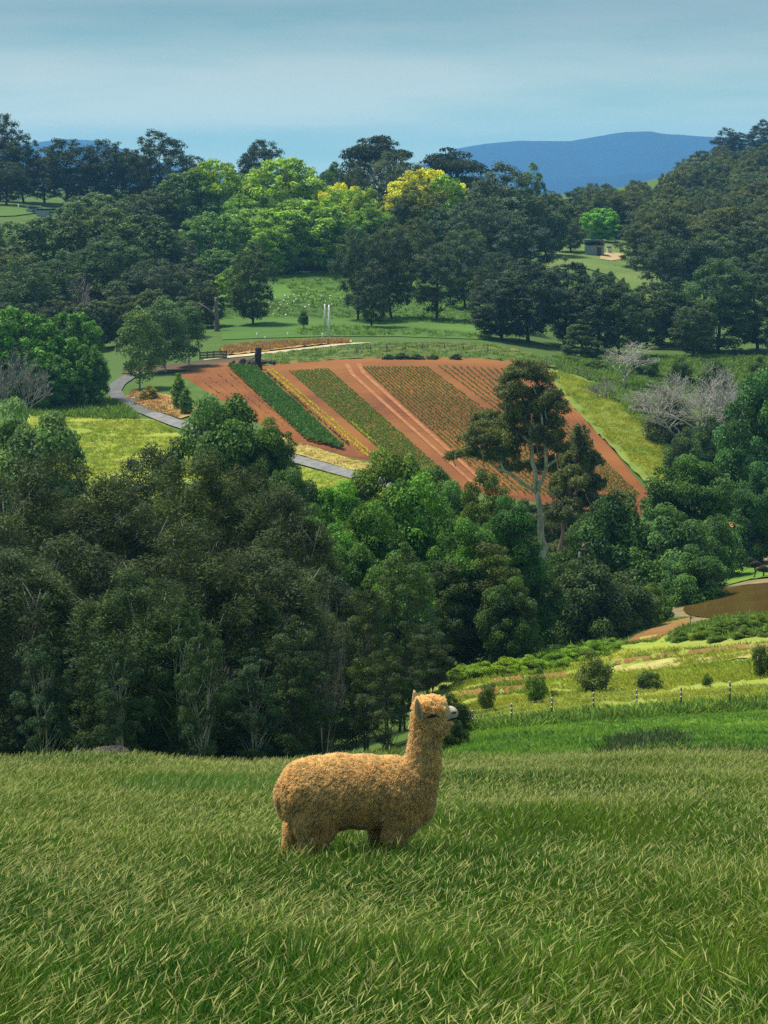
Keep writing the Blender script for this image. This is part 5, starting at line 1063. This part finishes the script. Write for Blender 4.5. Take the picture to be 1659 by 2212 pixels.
G = region([(570, 792), (740, 777), (900, 773), (1060, 777), (1190, 792)], [(575, 768), (750, 748), (880, 742), (1060, 746), (1200, 778)], 5000, 245, 325, rg); scatter('bank_grass', G, rg.uniform(.4, 1.0, len(G)), t_g + t_d, 'rough grass on the bank above the field', 'grass')

G = region([(1200, 806), (1290, 832), (1400, 850), (1540, 850), (1700, 850)], [(1195, 772), (1300, 772), (1400, 770), (1540, 770), (1700, 772)], 8000, 235, 320, rg); scatter('hedge_growth', G, rg.uniform(.5, 1.2, len(G)), t_g + t_d, 'rough green growth in front of the dense wood', 'weeds')
G = region([(960, 1640), (1200, 1630), (1690, 1622)], [(980, 1600), (1280, 1566), (1690, 1540)], 900, 38, 110, rg); nn = vnoise(G[:, 0], G[:, 1], .6, 41); G = G[nn > .6]; scatter('pasture_weeds', G, rg.uniform(.25, .6, len(G)), t_d + t_g, 'scattered low weeds on the bright pasture', 'weeds')
G = region([(1320, 1462), (1450, 1452), (1600, 1430), (1690, 1420)], [(1320, 1448), (1450, 1430), (1600, 1414), (1690, 1408)], 900, 70, 150, rg); scatter('cut_straw', G, rg.uniform(.3, .7, len(G)), t_s + t_y, 'pale cut straw lying in a strip across the garden', 'straw')
G = region([(480, 733), (560, 730), (700, 726), (860, 726), (1060, 733)], [(470, 615), (560, 602), (700, 590), (860, 575), (1000, 575)], 7000, 295, 430, rg); nn = vnoise(G[:, 0], G[:, 1], .12, 51); G = G[nn > -.3]; scatter('paddock_grass', G, rg.uniform(.5, 1.3, len(G)), t_p + t_g, 'rough grass over the white dotted paddock', 'grass')
G = region([(1180, 585), (1260, 580), (1330, 600), (1420, 690)], [(1170, 530), (1260, 528), (1340, 530), (1440, 560)], 2500, 330, 520, rg); scatter('clearing_grass', G, rg.uniform(.3, .7, len(G)), t_g + t_d, 'rough grass in the clearing round the grey blue shed', 'grass')
G = region([(590, 994), (680, 1018), (760, 1040), (860, 1064)], [(560, 1040), (680, 1060), (760, 1075), (860, 1090)], 1500, 180, 225, rg); scatter('roadside_grass', G, rg.uniform(.5, 1.1, len(G)), t_y, 'yellow grass on the near side of the gravel track', 'grass')
G = region([(600, 944), (660, 962), (760, 996), (850, 1012)], [(600, 973), (660, 989), (757, 1017), (860, 1036)], 900, 185, 245, rg); scatter('verge_straw', G, rg.uniform(.4, .9, len(G)), t_s + t_y, 'straw coloured grass between gravel track and field', 'grass')
G = np.vstack([region(A_ + (0, 2), A_ - (0, 1), 160, 70, 150, rg) for A_, B_ in STRIPS] + [region(B_ + (0, 1), B_ - (0, 2), 160, 70, 150, rg) for A_, B_ in STRIPS]); scatter('strip_weeds', G, rg.uniform(.3, .7, len(G)), t_y + t_g, 'weeds fringing the bare soil strips', 'weeds')
# ------------------------------------------------------------------ far mountains and the air
MT = M('haze_tinted_mountain', (.008, .055, .17), (.011, .065, .19), .006, 1.0, c3=(.006, .045, .14), scale2=.0015)  # forest colour pushed to blue: part of the haze is painted in here
def mountain(name, pts, Y, depth, seed):
    pts = np.asarray(pts, float); n = 140; px = np.linspace(pts[0, 0], pts[-1, 0], n); ridge_y = np.interp(px, pts[:, 0], pts[:, 1]); r = np.random.default_rng(seed)
    nd = 26; V = np.zeros((n, nd, 3)); kk = np.linspace(-1, 1, nd); base = -90.0
    jag = np.convolve(r.normal(size=n + 8), np.ones(9) / 9, 'valid') * 1.6
    for i in range(n):
        u, s = ray(px[i], ridge_y[i]); top = -float(s) * Y
        prof = np.clip(1 - np.abs(kk) ** 1.25, 0, 1); wob = 1 + .10 * np.sin(i * .33 + kk * 5) * (1 - prof) + .06 * np.sin(i * .9 + kk * 9) * (1 - prof)
        V[i, :, 0] = float(u) * Y; V[i, :, 1] = Y + kk * depth; V[i, :, 2] = base + (top - base) * prof * wob + jag[i] * prof
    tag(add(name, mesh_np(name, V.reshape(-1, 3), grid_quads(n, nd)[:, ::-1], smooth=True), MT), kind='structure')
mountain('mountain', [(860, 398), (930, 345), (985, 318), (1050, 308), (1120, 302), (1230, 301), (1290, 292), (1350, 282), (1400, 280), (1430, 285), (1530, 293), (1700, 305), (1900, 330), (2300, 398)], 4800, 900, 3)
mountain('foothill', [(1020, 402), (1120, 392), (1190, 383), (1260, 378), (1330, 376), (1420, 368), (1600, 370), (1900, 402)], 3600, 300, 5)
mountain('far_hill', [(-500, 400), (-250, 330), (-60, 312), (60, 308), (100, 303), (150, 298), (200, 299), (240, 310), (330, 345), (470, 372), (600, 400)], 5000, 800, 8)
hz = MB().box((0, 2950, 13), (6400, 6300, 246)).build('haze', None, smooth=False); tag(hz, 'thin blue haze over the whole valley', 'haze', kind='stuff')
hm = bpy.data.materials.new('haze'); hm.use_nodes = True; hm.node_tree.nodes.clear(); ho = hm.node_tree.nodes.new('ShaderNodeOutputMaterial'); pv = hm.node_tree.nodes.new('ShaderNodeVolumePrincipled')
pv.inputs['Color'].default_value = (.22, .55, 1.0, 1); pv.inputs['Density'].default_value = 1.35e-4; hm.node_tree.links.new(pv.outputs[0], ho.inputs['Volume']); hz.data.materials.append(hm); hm.cycles.volume_sampling = 'DISTANCE'
